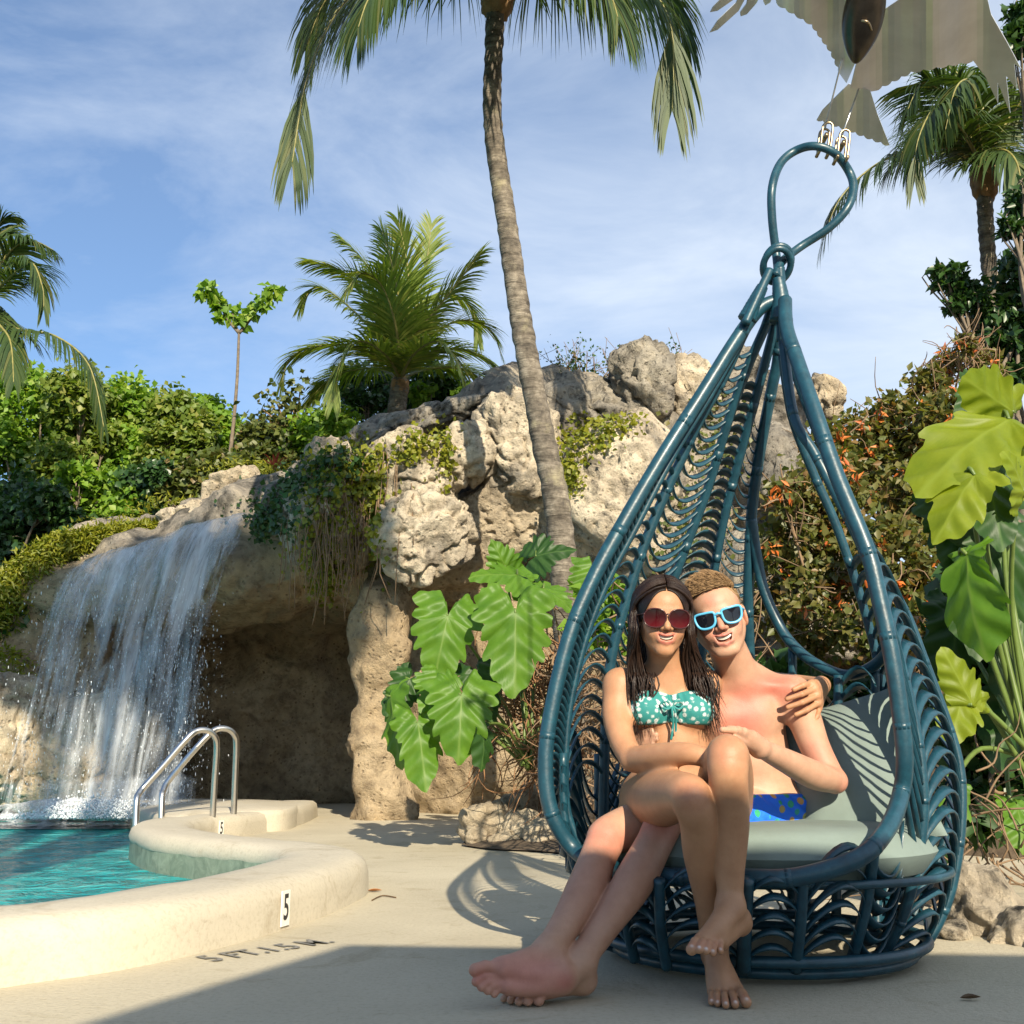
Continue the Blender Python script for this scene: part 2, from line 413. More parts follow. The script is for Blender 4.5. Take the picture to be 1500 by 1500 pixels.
# planting bed behind the chair
bd = [G(676, 1240), G(720, 1246), G(800, 1250), G(900, 1262), G(1100, 1290), G(1250, 1306), G(1330, 1322), G(1400, 1340), G(1470, 1372), G(1580, 1420)]
front = resample(spline(bd, 8), 60); rows = []
for k in range(14):
    t = k / 13
    p = front + np.array((0.8 * t, 6.0 * t ** 1.0, 0)); p[:, 2] = 0.012 + 0.5 * t + 0.03 * (k > 0)
    if k: p[:, 2] += fbm(p * 2.2, 3) * 0.10 * min(1, t * 5)
    rows.append(p)
rows = np.array(rows); id_ = np.arange(14 * 60).reshape(14, 60)
fq = np.stack([id_[:-1, :-1], id_[:-1, 1:], id_[1:, 1:], id_[1:, :-1]], -1).reshape(-1, 4)
structure(link('soil_bed', mesh_np('soil_bed', rows.reshape(-1, 3), fq), M_soil))

# pavilion roof behind the camera: it throws the broad shade across the foreground
M_roof = plain('roof_shingle', (0.22, 0.18, 0.14), 0.9, var=0.3, scale=6)
sx_, sy_ = 0.26, 0.56
RH = 2.75
def roofpt(g, z): t = z / 0.56; return (g[0] + 0.26 * t, g[1] - 1.0 * t)
g0, g1, g2 = G(508, 1384), G(1430, 1398), G(120, 1500)
RT = RH + 0.22; A = roofpt(g0, RT); Bp = roofpt(g1, RT); Cc = roofpt(g2, RT)
dB = (np.array(Bp) - A); dB /= np.linalg.norm(dB); dC = (np.array(Cc) - A); dC /= np.linalg.norm(dC)
A = np.array(A); poly = [A, A + dB * 7, A + dB * 7 + dC * 7, A + dC * 7]
pav = thing('pavilion', 'low flat roofed pavilion on square posts behind the viewer', 'pavilion', (A[0], A[1], 0))
mb = MB(); mb.prism([tuple(p) for p in poly], RH, RH + 0.22); mb.build('roof', M_roof, pav, False)
for p in poly:
    q = p + (np.mean(poly, axis=0) - p) * 0.08
    mb = MB(); mb.box((q[0], q[1], RH / 2 - 0.002), (0.2, 0.2, RH - 0.004)); mb.build('post', M_roof, pav, False)

# ladder rails
M_steel = plain('brushed_steel', (0.62, 0.60, 0.57), 0.28, 1.0, var=0.08)
lad = thing('pool_ladder', 'bent stainless steel grab rails of the pool ladder beside the waterfall', 'pool ladder', G(326, 1212))
for pts, YB in (([(311, 1212), (314, 1150), (317.5, 1095), (314, 1078), (303, 1070), (288, 1071), (274, 1082), (240, 1121), (212, 1152), (203, 1163), (200, 1175), (198, 1234)], 8.9),
                ([(342, 1214), (344, 1150), (346, 1092), (343, 1076), (333, 1068), (318, 1068), (304, 1078), (275, 1110), (246, 1145), (239, 1158), (237, 1170), (236, 1224)], 9.25)):
    P = []
    for i, (x, y) in enumerate(pts): P.append(W(x, y, YB - 0.04 * i))
    P[0][2] = -0.05
    mb = MB(); mb.tube(spline(P, 7), 0.0245, 10); mb.build('rail', M_steel, lad)

# depth marks
M_black = plain('marking_black', (0.025, 0.025, 0.025), 0.6, var=0.25, scale=60)
M_white = plain('marking_white', (0.74, 0.72, 0.66), 0.6, var=0.06, scale=30)
def text_mesh(s, size, bold=0.0):
    cu = bpy.data.curves.new('t', 'FONT'); cu.body = s; cu.size = size; cu.align_x = 'CENTER'; cu.align_y = 'CENTER'; cu.offset = bold
    o = bpy.data.objects.new('t', cu); C.objects.link(o); bpy.context.view_layer.update()
    me = bpy.data.meshes.new_from_object(o.evaluated_get(bpy.context.evaluated_depsgraph_get())); bpy.data.objects.remove(o); return me
def curb_face(px, ymin=0.0):                                      # point and outward normal of the outer curb face seen at photo column px
    p = offset(clS, 0.214); t = np.gradient(clS, axis=0); t /= np.linalg.norm(t, axis=1)[:, None]
    best = None
    for i in range(len(p)):
        q = p[i]; d = q[1] * cp + (0.08 - CAMZ) * sp
        x = 750 + FPX * q[0] / d
        nrm = np.array((t[i][1], -t[i][0], 0))
        if nrm @ q < 0 and q[1] > ymin and abs(x - px) < 14 and (best is None or q[1] < best[2][1] - .3 or (q[1] < best[2][1] + .3 and abs(x - px) < best[0])): best = (abs(x - px), i, q, nrm, t[i])
    return best
_, i_, q, nrm, tt = curb_face(420)
mat_ = Matrix(((tt[0], 0, nrm[0]), (tt[1], 0, nrm[1]), (0, 1, 0))).to_4x4()
bx = MB(); bx.box((0, 0, 0), (0.062, 0.122, 0.005)); me = mesh_np('depth_tile', np.concatenate(bx.v), bx.f, False)
tile = link('depth_tile', me, M_white); tile.matrix_world = Matrix.Translation(Vector(q + nrm * 0.004) + Vector((0, 0, 0.075))) @ mat_
tag(tile, 'small white depth tile with a black 5 on the near curb face', 'depth marker', 'painted depth marks')
me = text_mesh('5', 0.125, 0.002); me.transform(Matrix.Diagonal((0.72, 1, 1, 1))); dg = link('numeral', me, M_black, None, False); dg.parent = tile; dg.location = (0, 0, 0.0038)
# far tile seen between the ladder rails
tile2 = link('depth_tile', mesh_np('depth_tile', np.concatenate(bx.v), bx.f, False), M_white)
_, i2, q2, nrm2, tt2 = curb_face(322, 8.4)
tile2.matrix_world = Matrix.Translation(Vector(q2 + nrm2 * 0.004) + Vector((0, 0, 0.075))) @ Matrix(((tt2[0], 0, nrm2[0]), (tt2[1], 0, nrm2[1]), (0, 1, 0))).to_4x4()

tag(tile2, 'far small white depth tile behind the ladder rails', 'depth marker', 'painted depth marks')
me = text_mesh('5', 0.125, 0.002); me.transform(Matrix.Diagonal((0.72, 1, 1, 1))); dg = link('numeral', me, M_black, None, False); dg.parent = tile2; dg.location = (0, 0, 0.0038)
# painted words on the deck
a, b_ = G(300, 1407), G(478, 1379)
d = b_ - a; L = np.linalg.norm(d); d /= L; ndir = np.array((-d[1], d[0], 0))
me = text_mesh('5 FT.1.5 M.', 0.13, 0.002)
xs = np.array([v.co.x for v in me.vertices]); k = L / (xs.max() - xs.min())
me.transform(Matrix.Diagonal((k, k * 1.5, 1, 1)))
M_paint = plain('worn_grey_paint', (0.19, 0.18, 0.16), 0.85, var=0.3, scale=45)
tx = link('deck_lettering', me, M_paint, None, False); c_ = (a + b_) / 2
tx.matrix_world = Matrix.Translation((c_[0], c_[1], 0.004)) @ Matrix(((d[0], ndir[0], 0), (d[1], ndir[1], 0), (0, 0, 1))).to_4x4()
tag(tx, 'worn painted 5 FT 1.5 M lettering on the deck below the curb', 'pool lettering')
# ================================================================== ROCK
def rockmat(name, pale, tan, grey, dark_amt, stain=(0.04, 0.038, 0.034)):
    m, nt, b = nmat(name); g = nt.nodes.new('ShaderNodeNewGeometry'); co = g.outputs['Position']
    n1 = noise_tex(nt, 1.6, 8, 0.62, co, 0.6); n2 = noise_tex(nt, 6.5, 8, 0.68, co, 0.3)
    c = ramp(nt, n1, [(0.30, grey), (0.46, tan), (0.62, pale)])
    c = mixc(nt, 0.7, c, ramp(nt, n2, [(0.34, (0.34, 0.32, 0.30)), (0.5, (0.92, 0.90, 0.88)), (0.68, (1.2, 1.16, 1.08))]), 'MULTIPLY')
    st = ramp(nt, noise_tex(nt, 2.7, 9, 0.74, co, 1.2), [(0.60 - dark_amt, (0, 0, 0)), (0.72 - dark_amt * .8, (1, 1, 1))])
    c = mixc(nt, st, c, stain)
    vo = nt.nodes.new('ShaderNodeTexVoronoi'); vo.inputs['Scale'].default_value = 15; nt.links.new(co, vo.inputs['Vector'])
    pit = ramp(nt, vo.outputs['Distance'], [(0.10, (0.25, 0.22, 0.2)), (0.30, (1, 1, 1))])
    c = mixc(nt, ramp(nt, n2, [(0.42, (0, 0, 0)), (0.6, (0.75, 0.75, 0.75))]), c, mixc(nt, 1.0, c, pit, 'MULTIPLY'))
    nt.links.new(c, b.inputs['Base Color']); b.inputs['Roughness'].default_value = 0.93; b.inputs['Specular IOR Level'].default_value = 0.2
    mm = nt.nodes.new('ShaderNodeMath'); mm.operation = 'ADD'; nt.links.new(noise_tex(nt, 9, 9, 0.75, co), mm.inputs[0])
    sm_ = nt.nodes.new('ShaderNodeSeparateColor'); nt.links.new(pit, sm_.inputs[0]); m5 = nt.nodes.new('ShaderNodeMath'); m5.operation = 'MULTIPLY'; m5.inputs[1].default_value = 0.35
    nt.links.new(sm_.outputs[0], m5.inputs[0]); nt.links.new(m5.outputs[0], mm.inputs[1])
    bump(nt, b, mm.outputs[0], 1.0, 0.09); return m
M_pale = rockmat('limestone_pale', (0.78, 0.69, 0.54), (0.58, 0.50, 0.385), (0.26, 0.24, 0.21), 0.075)
M_grey = rockmat('limestone_grey', (0.46, 0.42, 0.35), (0.31, 0.285, 0.245), (0.15, 0.145, 0.135), 0.10)
M_cream = rockmat('limestone_cream', (0.70, 0.61, 0.46), (0.56, 0.47, 0.34), (0.36, 0.31, 0.24), -0.02)
M_cave = rockmat('grotto_stucco', (0.54, 0.43, 0.285), (0.44, 0.34, 0.215), (0.27, 0.205, 0.135), 0.0, (0.09, 0.068, 0.045))
nt = M_cave.node_tree; b = nt.nodes['Principled BSDF']; g = nt.nodes.new('ShaderNodeNewGeometry'); sp_ = nt.nodes.new('ShaderNodeSeparateXYZ'); nt.links.new(g.outputs['Position'], sp_.inputs[0])
ma = nt.nodes.new('ShaderNodeMath'); ma.operation = 'MULTIPLY_ADD'; ma.inputs[1].default_value = 1.6; nt.links.new(noise_tex(nt, 1.3, 6, 0.6, g.outputs['Position']), ma.inputs[0]); nt.links.new(sp_.outputs[2], ma.inputs[2])
up = nt.nodes.new('ShaderNodeMapRange'); up.inputs['From Min'].default_value = 3.3; up.inputs['From Max'].default_value = 4.1; nt.links.new(ma.outputs[0], up.inputs['Value'])
stone = ramp(nt, noise_tex(nt, 2.3, 9, 0.7, g.outputs['Position'], 0.8), [(0.36, (0.07, 0.065, 0.055)), (0.5, (0.27, 0.24, 0.2)), (0.64, (0.5, 0.43, 0.33))])
nt.links.new(mixc(nt, up.outputs[0], b.inputs['Base Color'].links[0].from_socket, stone), b.inputs['Base Color'])
def ico(sub):
    bm = bmesh.new(); bmesh.ops.create_icosphere(bm, subdivisions=sub, radius=1)
    v = np.array([x.co[:] for x in bm.verts]); f = np.array([[w.index for w in q.verts] for q in bm.faces]); bm.free(); return v, f
ICO = {k: ico(k) for k in (2, 3, 4, 5, 6)}
def rock(c, r, rot=(0, 0, 0), seed=0, sub=5, rough=1.0):
    v, f = ICO[sub]; o = seed * 7.31; rg = np.random.RandomState(100 + seed)
    pn = rg.normal(size=(15, 3)); pn /= np.linalg.norm(pn, axis=1)[:, None]; ph = rg.uniform(0.72, 1.12, 15)
    w = v + 0.22 * np.stack([fbm(v * 1.3 + o, 2), fbm(v * 1.3 + o + 40, 2), fbm(v * 1.3 + o + 80, 2)], -1)
    w /= np.linalg.norm(w, axis=1)[:, None]
    dd = np.clip(w @ pn.T, 0.12, None); rad = (ph / dd); rad = -np.log(np.exp(-9 * np.minimum(rad, 1.6)).sum(1)) / 9     # soft facets
    rad = np.clip(rad + 0.12, 0.5, 1.25)
    d = rad * (1 + rough * (0.20 * fbm(v * 1.5 + o, 3)))
    p = v * d[:, None] * np.asarray(r); p = p @ rotm(*rot).T
    k = min(1, float(np.mean(r)) / .45) * rough
    n_ = v / np.asarray(r); n_ /= np.linalg.norm(n_, axis=1)[:, None]; n_ = n_ @ rotm(*rot).T
    q = p + np.asarray(c)
    crease = -np.clip(0.10 - np.abs(fbm(q * 2.1 + o, 3)), 0, 1) * 0.9
    holes = -np.clip(fbm(q * 6.5 + o, 2) - 0.28, 0, 1) * 0.30
    q = q + n_ * (k * (crease + holes + fbm(q * 4.2, 5) * 0.06))[:, None]
    return q, f
ROCKS = []
def boulder(px, py, Y, rx, rz, mat, label, seed, dep=1.0, rot=(0, 0, 0), sub=5, rough=1.0, group='limestone boulders on top of the grotto', name='boulder'):
    c = W(px, py, Y); s = 1 / ppm(Y, c[2]); r = (rx * s, (rx + rz) / 2 * s * dep, rz * s)
    v, f = rock(c, r, rot, seed, sub, rough); ROCKS.append((v, f))
    return tag(link(name, mesh_np(name, v, f), mat), label, 'boulder', group)
# ---- the artificial grotto: ledge, lintel, pillar, back walls grown as one mass
ax = np.arange(-8.6, 3.6, 0.05); ay = np.arange(10.2, 19.6, 0.06); az = np.arange(-0.5, 5.6, 0.05)
gr = Field(ax, ay, az); gr.big = 1.0; gr.f[:] = 1.0
gr.put(gr.ell((-4.3, 17.0, 1.0), (4.2, 1.5, 2.5)), 0.5)
gr.put(gr.cone(W(220, 880, 15.6), W(640, 780, 15.6), 0.7, 1.2), 0.5)
gr.put(gr.ell((-6.6, 14.1, 0.6), (2.1, 1.75, 2.3)), 0.5)
gr.put(gr.ell((-7.6, 13.0, 0.2), (1.0, 1.0, 1.6)), 0.4)
gr.put(gr.cone(W(70, 872, 13.3), W(380, 815, 12.9), 0.45, 0.55), 0.5)
gr.put(gr.cone(W(380, 800, 12.9), W(640, 812, 12.2), 0.50, 0.62), 0.4)
gr.put(gr.cone(W(150, 850, 14.2), W(640, 780, 13.6), 0.7, 1.0), 0.6)
gr.chain([W(568, 880, 11.75), W(558, 1000, 11.75), W(562, 1100, 11.75), W(560, 1195, 11.75)], [0.30, 0.225, 0.235, 0.31], 0.15)
gr.put(gr.ell(W(740, 1040, 13.6), (1.45, 1.2, 2.1)), 0.3)
gr.put(gr.ell(W(690, 770, 13.6), (2.4, 1.3, 1.2)), 0.5)
gr.put(gr.ell(W(980, 900, 13.4), (2.6, 1.6, 2.6)), 0.5)
gr.put(gr.cone(W(420, 770, 13.2), W(760, 650, 13.2), 0.55, 0.9), 0.5)
gr.put(gr.cone(W(760, 690, 13.0), W(1130, 650, 13.3), 0.9, 0.8), 0.5)
gr.put(gr.cone(W(880, 640, 13.2), W(1060, 610, 13.4), 0.55, 0.5), 0.4)
gr.put(gr.cone(W(1100, 720, 12.8), W(1300, 900, 11.8), 0.8, 1.0), 0.5)
gr.put(gr.ell(W(474, 925, 14.1), (0.50, 1.3, 0.26)), 0.1, '-')
XX, YY, ZZ = np.meshgrid(ax, ay, az, indexing='ij')
m_ = np.abs(gr.f) < 0.7; q = np.stack([XX[m_], YY[m_], ZZ[m_]], -1)
gr.f[m_] += fbm(q * 0.9, 3) * 0.28 + fbm(q * 2.6 + 5, 4) * 0.10 + np.minimum(0.05, np.abs(fbm(q * np.array((1.4, 1.4, 2.6)) + 9, 3)) * 0.3) - 0.02
v, f = gr.mesh(); ROCKS.append((v, f))
tag(link('grotto', mesh_np('grotto', v, f), M_cave), 'tan artificial rock grotto with a dark cave mouth and one pillar', 'rock grotto')
del XX, YY, ZZ, q, gr
GP = 'limestone boulders on top of the grotto'
boulder(492, 745, 11.7, 66, 98, M_pale, 'pitted boulder hung with yellow green vines above the cave mouth', 1)
boulder(604, 700, 11.5, 62, 62, M_pale, 'rough pale boulder with a dark crevice right of the hanging vines', 2, sub=6)
boulder(618, 785, 11.3, 66, 66, M_pale, 'bulging boulder overhanging the pillar top', 3, sub=6)
boulder(683, 668, 11.6, 42, 50, M_pale, 'small knobbly boulder left of the tall palm trunk', 5)
boulder(765, 668, 11.9, 68, 88, M_pale, 'tall cream boulder directly behind the tall palm trunk', 6, sub=6)
boulder(742, 765, 12.2, 105, 62, M_cream, 'smooth cream rock face under the palm, above big leaves', 7, sub=6, rough=0.6)
boulder(935, 735, 11.6, 108, 122, M_pale, 'largest pale boulder just left of the hanging chair top', 8, sub=6, rough=0.7)
boulder(862, 604, 12.6, 72, 48, M_grey, 'dark grey rounded boulder right of the palm trunk', 9)
boulder(940, 575, 12.4, 46, 68, M_grey, 'upright grey spire of rock on the skyline', 11, rot=(0, -8, 0))
boulder(1008, 585, 12.6, 46, 56, M_pale, 'pale jagged rock beside the skyline spire', 12)
boulder(1072, 575, 13.0, 50, 58, M_grey, 'shaded rock on the skyline behind the chair ribs', 13)
boulder(1208, 588, 13.4, 32, 34, M_cream, 'cream rock tip showing over the orange flowering bush', 14)
boulder(1150, 740, 11.6, 75, 110, M_grey, 'grey rock face seen through the open chair side', 15)
boulder(1120, 900, 11.0, 150, 110, M_grey, 'low dark rock wall behind the seated couple', 28, sub=6)
boulder(640, 628, 12.8, 135, 34, M_grey, 'long dark slab sloping up behind the pale boulders', 16, rot=(0, -17, 0), sub=6)
boulder(440, 745, 12.2, 58, 46, M_grey, 'dark mossy boulder at the right end of the waterfall lip', 17)
boulder(345, 716, 13.6, 40, 30, M_cream, 'blocky cream rock highest above the waterfall', 18)
boulder(396, 722, 13.5, 36, 26, M_cream, 'cream rock next to the mossy boulder above the waterfall', 19)
boulder(308, 762, 13.3, 46, 28, M_cream, 'flat cream rock at the waterfall lip', 20)
boulder(262, 768, 13.4, 30, 22, M_pale, 'small tan rock among shrubs left of the flat cream rock', 21)
boulder(128, 826, 13.2, 26, 14, M_cream, 'small cream rock poking from the yellow ground cover', 22, sub=4)
boulder(8, 868, 13.4, 30, 34, M_cream, 'pale rock at the photo\'s left edge in the ground cover', 23)
boulder(10, 1090, 12.2, 60, 95, M_cream, 'sunlit cream rock at the foot of the waterfall left side', 24, sub=6, rough=0.6)
boulder(95, 1110, 12.9, 130, 85, M_cream, 'wide golden rock face behind the falling water', 25, sub=6, rough=0.5)
# small loose rocks by the planting bed and right of the chair
for i, (x, y, r1, r2, Y) in enumerate([(712, 1208, 28, 26, 8.3), (756, 1186, 22, 22, 8.6), (764, 1216, 24, 22, 8.15), (738, 1236, 18, 13, 8.0), (796, 1222, 26, 24, 8.0), (826, 1200, 24, 20, 8.3), (698, 1226, 12, 10, 8.1), (775, 1168, 14, 14, 8.8), (782, 1240, 12, 8, 7.9)]):
    c = W(x, y, Y)
    boulder(x, y, Y, r1 * 1.25, r2 * 1.25, M_cream, ['biggest white rock at the left of the small rock pile', 'pinkish rock at the back of the small rock pile', 'middle white rock of the small rock pile', 'low white rock at the pile front', 'white rock touching the chair edge', 'white rock seen through the chair slats', 'tiny rock at the left tip of the pile', 'small upright rock at the pile top', 'tiny front rock between pile and chair'][i], 40 + i, group='small white rocks behind the chair', sub=4, name='rock')
for i, (x, y, r1, r2, Y) in enumerate([(1438, 1338, 66, 56, 4.15), (1498, 1378, 50, 44, 3.95), (1400, 1368, 24, 18, 4.0)]):
    boulder(x, y, Y, r1, r2, M_pale, ['knobbly tan rock right of the chair base', 'tan rock cut by the right photo edge', 'small flat rock touching the chair base'][i], 60 + i, group='rocks at the bed right of the chair', sub=5, name='rock')

# ------------------------------------------------------------------ waterfall
m, nt, b = nmat('falling_water'); at = nt.nodes.new('ShaderNodeAttribute'); at.attribute_name = 'Flow'
mpn = nt.nodes.new('ShaderNodeMapping'); mpn.inputs['Scale'].default_value = (15, 4.5, 1); nt.links.new(at.outputs['Color'], mpn.inputs[0])
s1 = noise_tex(nt, 1.0, 7, 0.68, mpn.outputs[0], 0.6)
mp2 = nt.nodes.new('ShaderNodeMapping'); mp2.inputs['Scale'].default_value = (5, 1.8, 1); nt.links.new(at.outputs['Color'], mp2.inputs[0])
s2 = noise_tex(nt, 1.0, 3, 0.5, mp2.outputs[0], 0.4)
sep = nt.nodes.new('ShaderNodeSeparateColor'); nt.links.new(at.outputs['Color'], sep.inputs[0])
a1 = nt.nodes.new('ShaderNodeMath'); a1.operation = 'ADD'; nt.links.new(s1, a1.inputs[0]); nt.links.new(s2, a1.inputs[1])
a2 = nt.nodes.new('ShaderNodeMath'); a2.operation = 'ADD'; nt.links.new(a1.outputs[0], a2.inputs[0]); nt.links.new(sep.outputs[2], a2.inputs[1])
al = ramp(nt, a2.outputs[0], [(0.98, (0, 0, 0)), (1.32, (0.8, 0.8, 0.8))])
a2.use_clamp = False
nm = nt.nodes.new('ShaderNodeMath'); nm.operation = 'MULTIPLY'; nm.inputs[1].default_value = 0.5; nt.links.new(a2.outputs[0], nm.inputs[0])
al = ramp(nt, nm.outputs[0], [(0.43, (0, 0, 0)), (0.72, (0.76, 0.76, 0.76))])
b.inputs['Base Color'].default_value = (0.74, 0.79, 0.84, 1); b.inputs['Roughness'].default_value = 0.25
bump(nt, b, s1, 0.8, 0.05)
tr = nt.nodes.new('ShaderNodeBsdfTransparent'); mxs = nt.nodes.new('ShaderNodeMixShader')
nt.links.new(al, mxs.inputs[0]); nt.links.new(tr.outputs[0], mxs.inputs[1]); nt.links.new(b.outputs[0], mxs.inputs[2])
nt.links.new(mxs.outputs[0], nt.nodes['Material Output'].inputs['Surface'])
M_fall = m
def fall_sheet(pt, pb, Yt, Yb, ns, nt_, off, dens, seed):
    S = np.linspace(0, 1, ns)[:, None]; T = np.linspace(0, 1, nt_)[None, :]
    top = np.array([W(pt[0][0] + (pt[1][0] - pt[0][0]) * s, pt[0][1] + (pt[1][1] - pt[0][1]) * s - 10 * math.sin(s * 3.1), Yt) for s in S[:, 0]])
    bot = np.array([W(pb[0][0] + (pb[1][0] - pb[0][0]) * s, pb[0][1], Yb) for s in S[:, 0]])
    h = T[..., None] ** 0.62
    z = T ** 1.25
    P = top[:, None, :] + (bot - top)[:, None, :] * h
    P[..., 2] = top[:, None, 2] + (bot - top)[:, None, 2] * z
    P[..., 2] = np.maximum(P[..., 2], 0.02)
    P[..., 1] += 0.22 * perlin(np.stack([S * 7 + 0 * T, T * 1.3 + 0 * S, 0 * S + 0 * T + seed], -1)) - off
    col = np.zeros((ns, nt_, 3)); col[..., 0] = S + seed; col[..., 1] = T
    edge = np.minimum(1, np.minimum(S, 1 - S) / 0.12)
    col[..., 2] = dens - 0.25 * (1 - edge) - 0.26 * T * (1 - 0.5 * (T > .9)) + 0 * S
    id_ = np.arange(ns * nt_).reshape(ns, nt_); fq = np.stack([id_[:-1, :-1], id_[1:, :-1], id_[1:, 1:], id_[:-1, 1:]], -1).reshape(-1, 4)
    return mesh_np('sheet', P.reshape(-1, 3), fq, True, col.reshape(-1, 3), 'Flow')
wf = thing('waterfall', 'white streaked waterfall pouring off the grotto ledge into the pool', 'waterfall', G(180, 1196))
link('water_sheet', fall_sheet(((84, 846), (374, 752)), ((10, 1196), (300, 1196)), 12.35, 10.9, 70, 60, 0.0, 0.08, 1.3), M_fall, wf)
link('water_sheet', fall_sheet(((215, 800), (378, 752)), ((110, 1198), (250, 1198)), 12.25, 10.6, 50, 60, 0.0, 0.17, 4.7), M_fall, wf)
link('water_sheet', fall_sheet(((110, 836), (220, 800)), ((-10, 1196), (95, 1196)), 12.3, 10.8, 40, 60, 0.0, 0.08, 8.1), M_fall, wf)
M_drop = plain('water_drop', (0.66, 0.70, 0.74), 0.15, var=0.1)
def drops(n, fn, rmin, rmax, stretch):
    v0, f0 = ico(1); vs, fs = [], []
    for i in range(n):
        p = fn(); r = random.uniform(rmin, rmax) * random.uniform(.6, 1)
        vs.append(v0 * np.array((r, r, r * random.uniform(1, stretch))) + p); fs.append(f0 + i * len(v0))
    return np.concatenate(vs), np.concatenate(fs)
def sp1():
    t = random.random() ** 0.7; x = random.choice([random.gauss(285, 26) - 35 * t, random.gauss(240, 40) - 40 * t, random.gauss(110, 45) - 50 * t])
    return W(x, 860 + 335 * t + random.uniform(-30, 10), random.uniform(10.5, 11.4))
v, f = drops(2200, sp1, 0.002, 0.0050, 6.0); link('drop_spray', mesh_np('drop_spray', v, f), M_drop, wf)
def sp2():
    a = random.gauss(0, 1); x = 150 + a * 62; hgt = abs(random.gauss(0, 15)) * math.exp(-a * a / 3)
    p = W(x, 1199 - hgt, random.uniform(10.2, 11.2)); p[2] = max(p[2], -0.04); return p
v, f = drops(5200, sp2, 0.004, 0.013, 1.4); link('splash', mesh_np('splash', v, f), M_drop, wf)

# churned foam where the water lands
m, nt, b = nmat('foam'); at = nt.nodes.new('ShaderNodeAttribute'); at.attribute_name = 'Flow'; sep = nt.nodes.new('ShaderNodeSeparateColor'); nt.links.new(at.outputs['Color'], sep.inputs[0])
co = nt.nodes.new('ShaderNodeNewGeometry').outputs['Position']; fn = noise_tex(nt, 5.5, 8, 0.7, co, 1.0)
ma = nt.nodes.new('ShaderNodeMath'); ma.operation = 'ADD'; nt.links.new(fn, ma.inputs[0]); nt.links.new(sep.outputs[0], ma.inputs[1])
al = ramp(nt, ma.outputs[0], [(0.62, (0, 0, 0)), (0.95, (0.95, 0.95, 0.95))])
b.inputs['Base Color'].default_value = (0.80, 0.83, 0.85, 1); b.inputs['Roughness'].default_value = 0.6; bump(nt, b, fn, 1.0, 0.08)
tr = nt.nodes.new('ShaderNodeBsdfTransparent'); mxs = nt.nodes.new('ShaderNodeMixShader'); nt.links.new(al, mxs.inputs[0]); nt.links.new(tr.outputs[0], mxs.inputs[1]); nt.links.new(b.outputs[0], mxs.inputs[2]); nt.links.new(mxs.outputs[0], nt.nodes['Material Output'].inputs['Surface'])
for lay in range(4):
    gx_ = np.linspace(-6.2, -2.6, 60); gy_ = np.linspace(8.2, 12.2, 50); X, Y = np.meshgrid(gx_, gy_, indexing='ij')
    e = 1 - ((X + 4.3) / 1.5) ** 2 - ((Y - 11.1) / .5) ** 2
    Z = -0.035 + (0.10 + .05 * lay) * lay / 3 * np.clip(e, 0, 1) + 0.07 * lay / 3 * fbm(np.stack([X * 4, Y * 4, X * 0 + lay], -1), 3) * np.clip(e, 0, 1)
    col = np.zeros(X.shape + (3,)); col[..., 0] = np.clip(e, -1, 1) * .62 - .06 * lay
    id_ = np.arange(X.size).reshape(X.shape); fq = np.stack([id_[:-1, :-1], id_[1:, :-1], id_[1:, 1:], id_[:-1, 1:]], -1).reshape(-1, 4)
    link('foam', mesh_np('foam', np.stack([X, Y, Z], -1).reshape(-1, 3), fq, True, col.reshape(-1, 3), 'Flow'), m, wf)
# ================================================================== HANGING EGG CHAIR
def axis(z): return np.array((0.775 + 0.078 * z, 3.65, z))
def prof_r(z): return float(np.interp(z, [0, .15, .35, .6, .8, 1.0, 1.3, 1.62, 2.0, 2.2, 2.4], [.46, .57, .66, .69, .68, .64, .55, .43, .19, .07, .03]))
def onchair(px, py, phi, k=1.0):
    """photo pixel on the chair surface at bearing phi (0 = towards the viewer, 90 = right): its world point"""
    Y = 3.65
    for _ in range(6):
        p = W(px, py, Y); Y = 3.65 - k * prof_r(max(0, p[2])) * math.cos(R(phi))
    return W(px, py, Y)
def rib(pts, phi0, phi1=None):
    n = len(pts); phi1 = phi0 if phi1 is None else phi1
    return np.array([onchair(x, y, phi0 + (phi1 - phi0) * i / (n - 1)) for i, (x, y) in enumerate(pts)])
def chairmat():
    m, nt, b = nmat('teal_cane'); co = nt.nodes.new('ShaderNodeNewGeometry').outputs['Position']
    c = ramp(nt, noise_tex(nt, 26, 5, 0.65, co), [(0.3, (0.006, 0.036, 0.056)), (0.55, (0.009, 0.054, 0.082)), (0.75, (0.015, 0.082, 0.115))])
    nt.links.new(c, b.inputs['Base Color']); b.inputs['Roughness'].default_value = 0.42
    b.inputs['Coat Weight'].default_value = 0.10; b.inputs['Coat Roughness'].default_value = 0.2
    w = nt.nodes.new('ShaderNodeTexNoise'); w.inputs['Scale'].default_value = 55; nt.links.new(co, w.inputs['Vector'])
    bump(nt, b, w.outputs['Fac'], 0.25, 0.004); return m
M_cane = chairmat()
chair = thing('hanging_chair', 'tall teal teardrop hanging chair of coiled cane, two people seated inside', 'hanging chair', axis(0))
R1 = rib([(1140, 440), (1113, 452), (1079, 497), (1027, 580), (971, 668), (910, 772), (867, 852), (833, 936), (806, 1050), (799, 1130), (810, 1196), (847, 1250)], -80, -75)
lip = rib([(847, 1250), (900, 1272), (980, 1284), (1092, 1286), (1170, 1284), (1257, 1257), (1300, 1214), (1320, 1162)], -75, 50)
Rr = rib([(1150, 440), (1152, 480), (1166, 523), (1196, 610), (1226, 697), (1270, 805), (1287, 872), (1306, 960), (1318, 1040), (1325, 1110), (1320, 1162)], 30, 50)
rim = np.concatenate([R1[:-1], lip[:-1], Rr[::-1]])
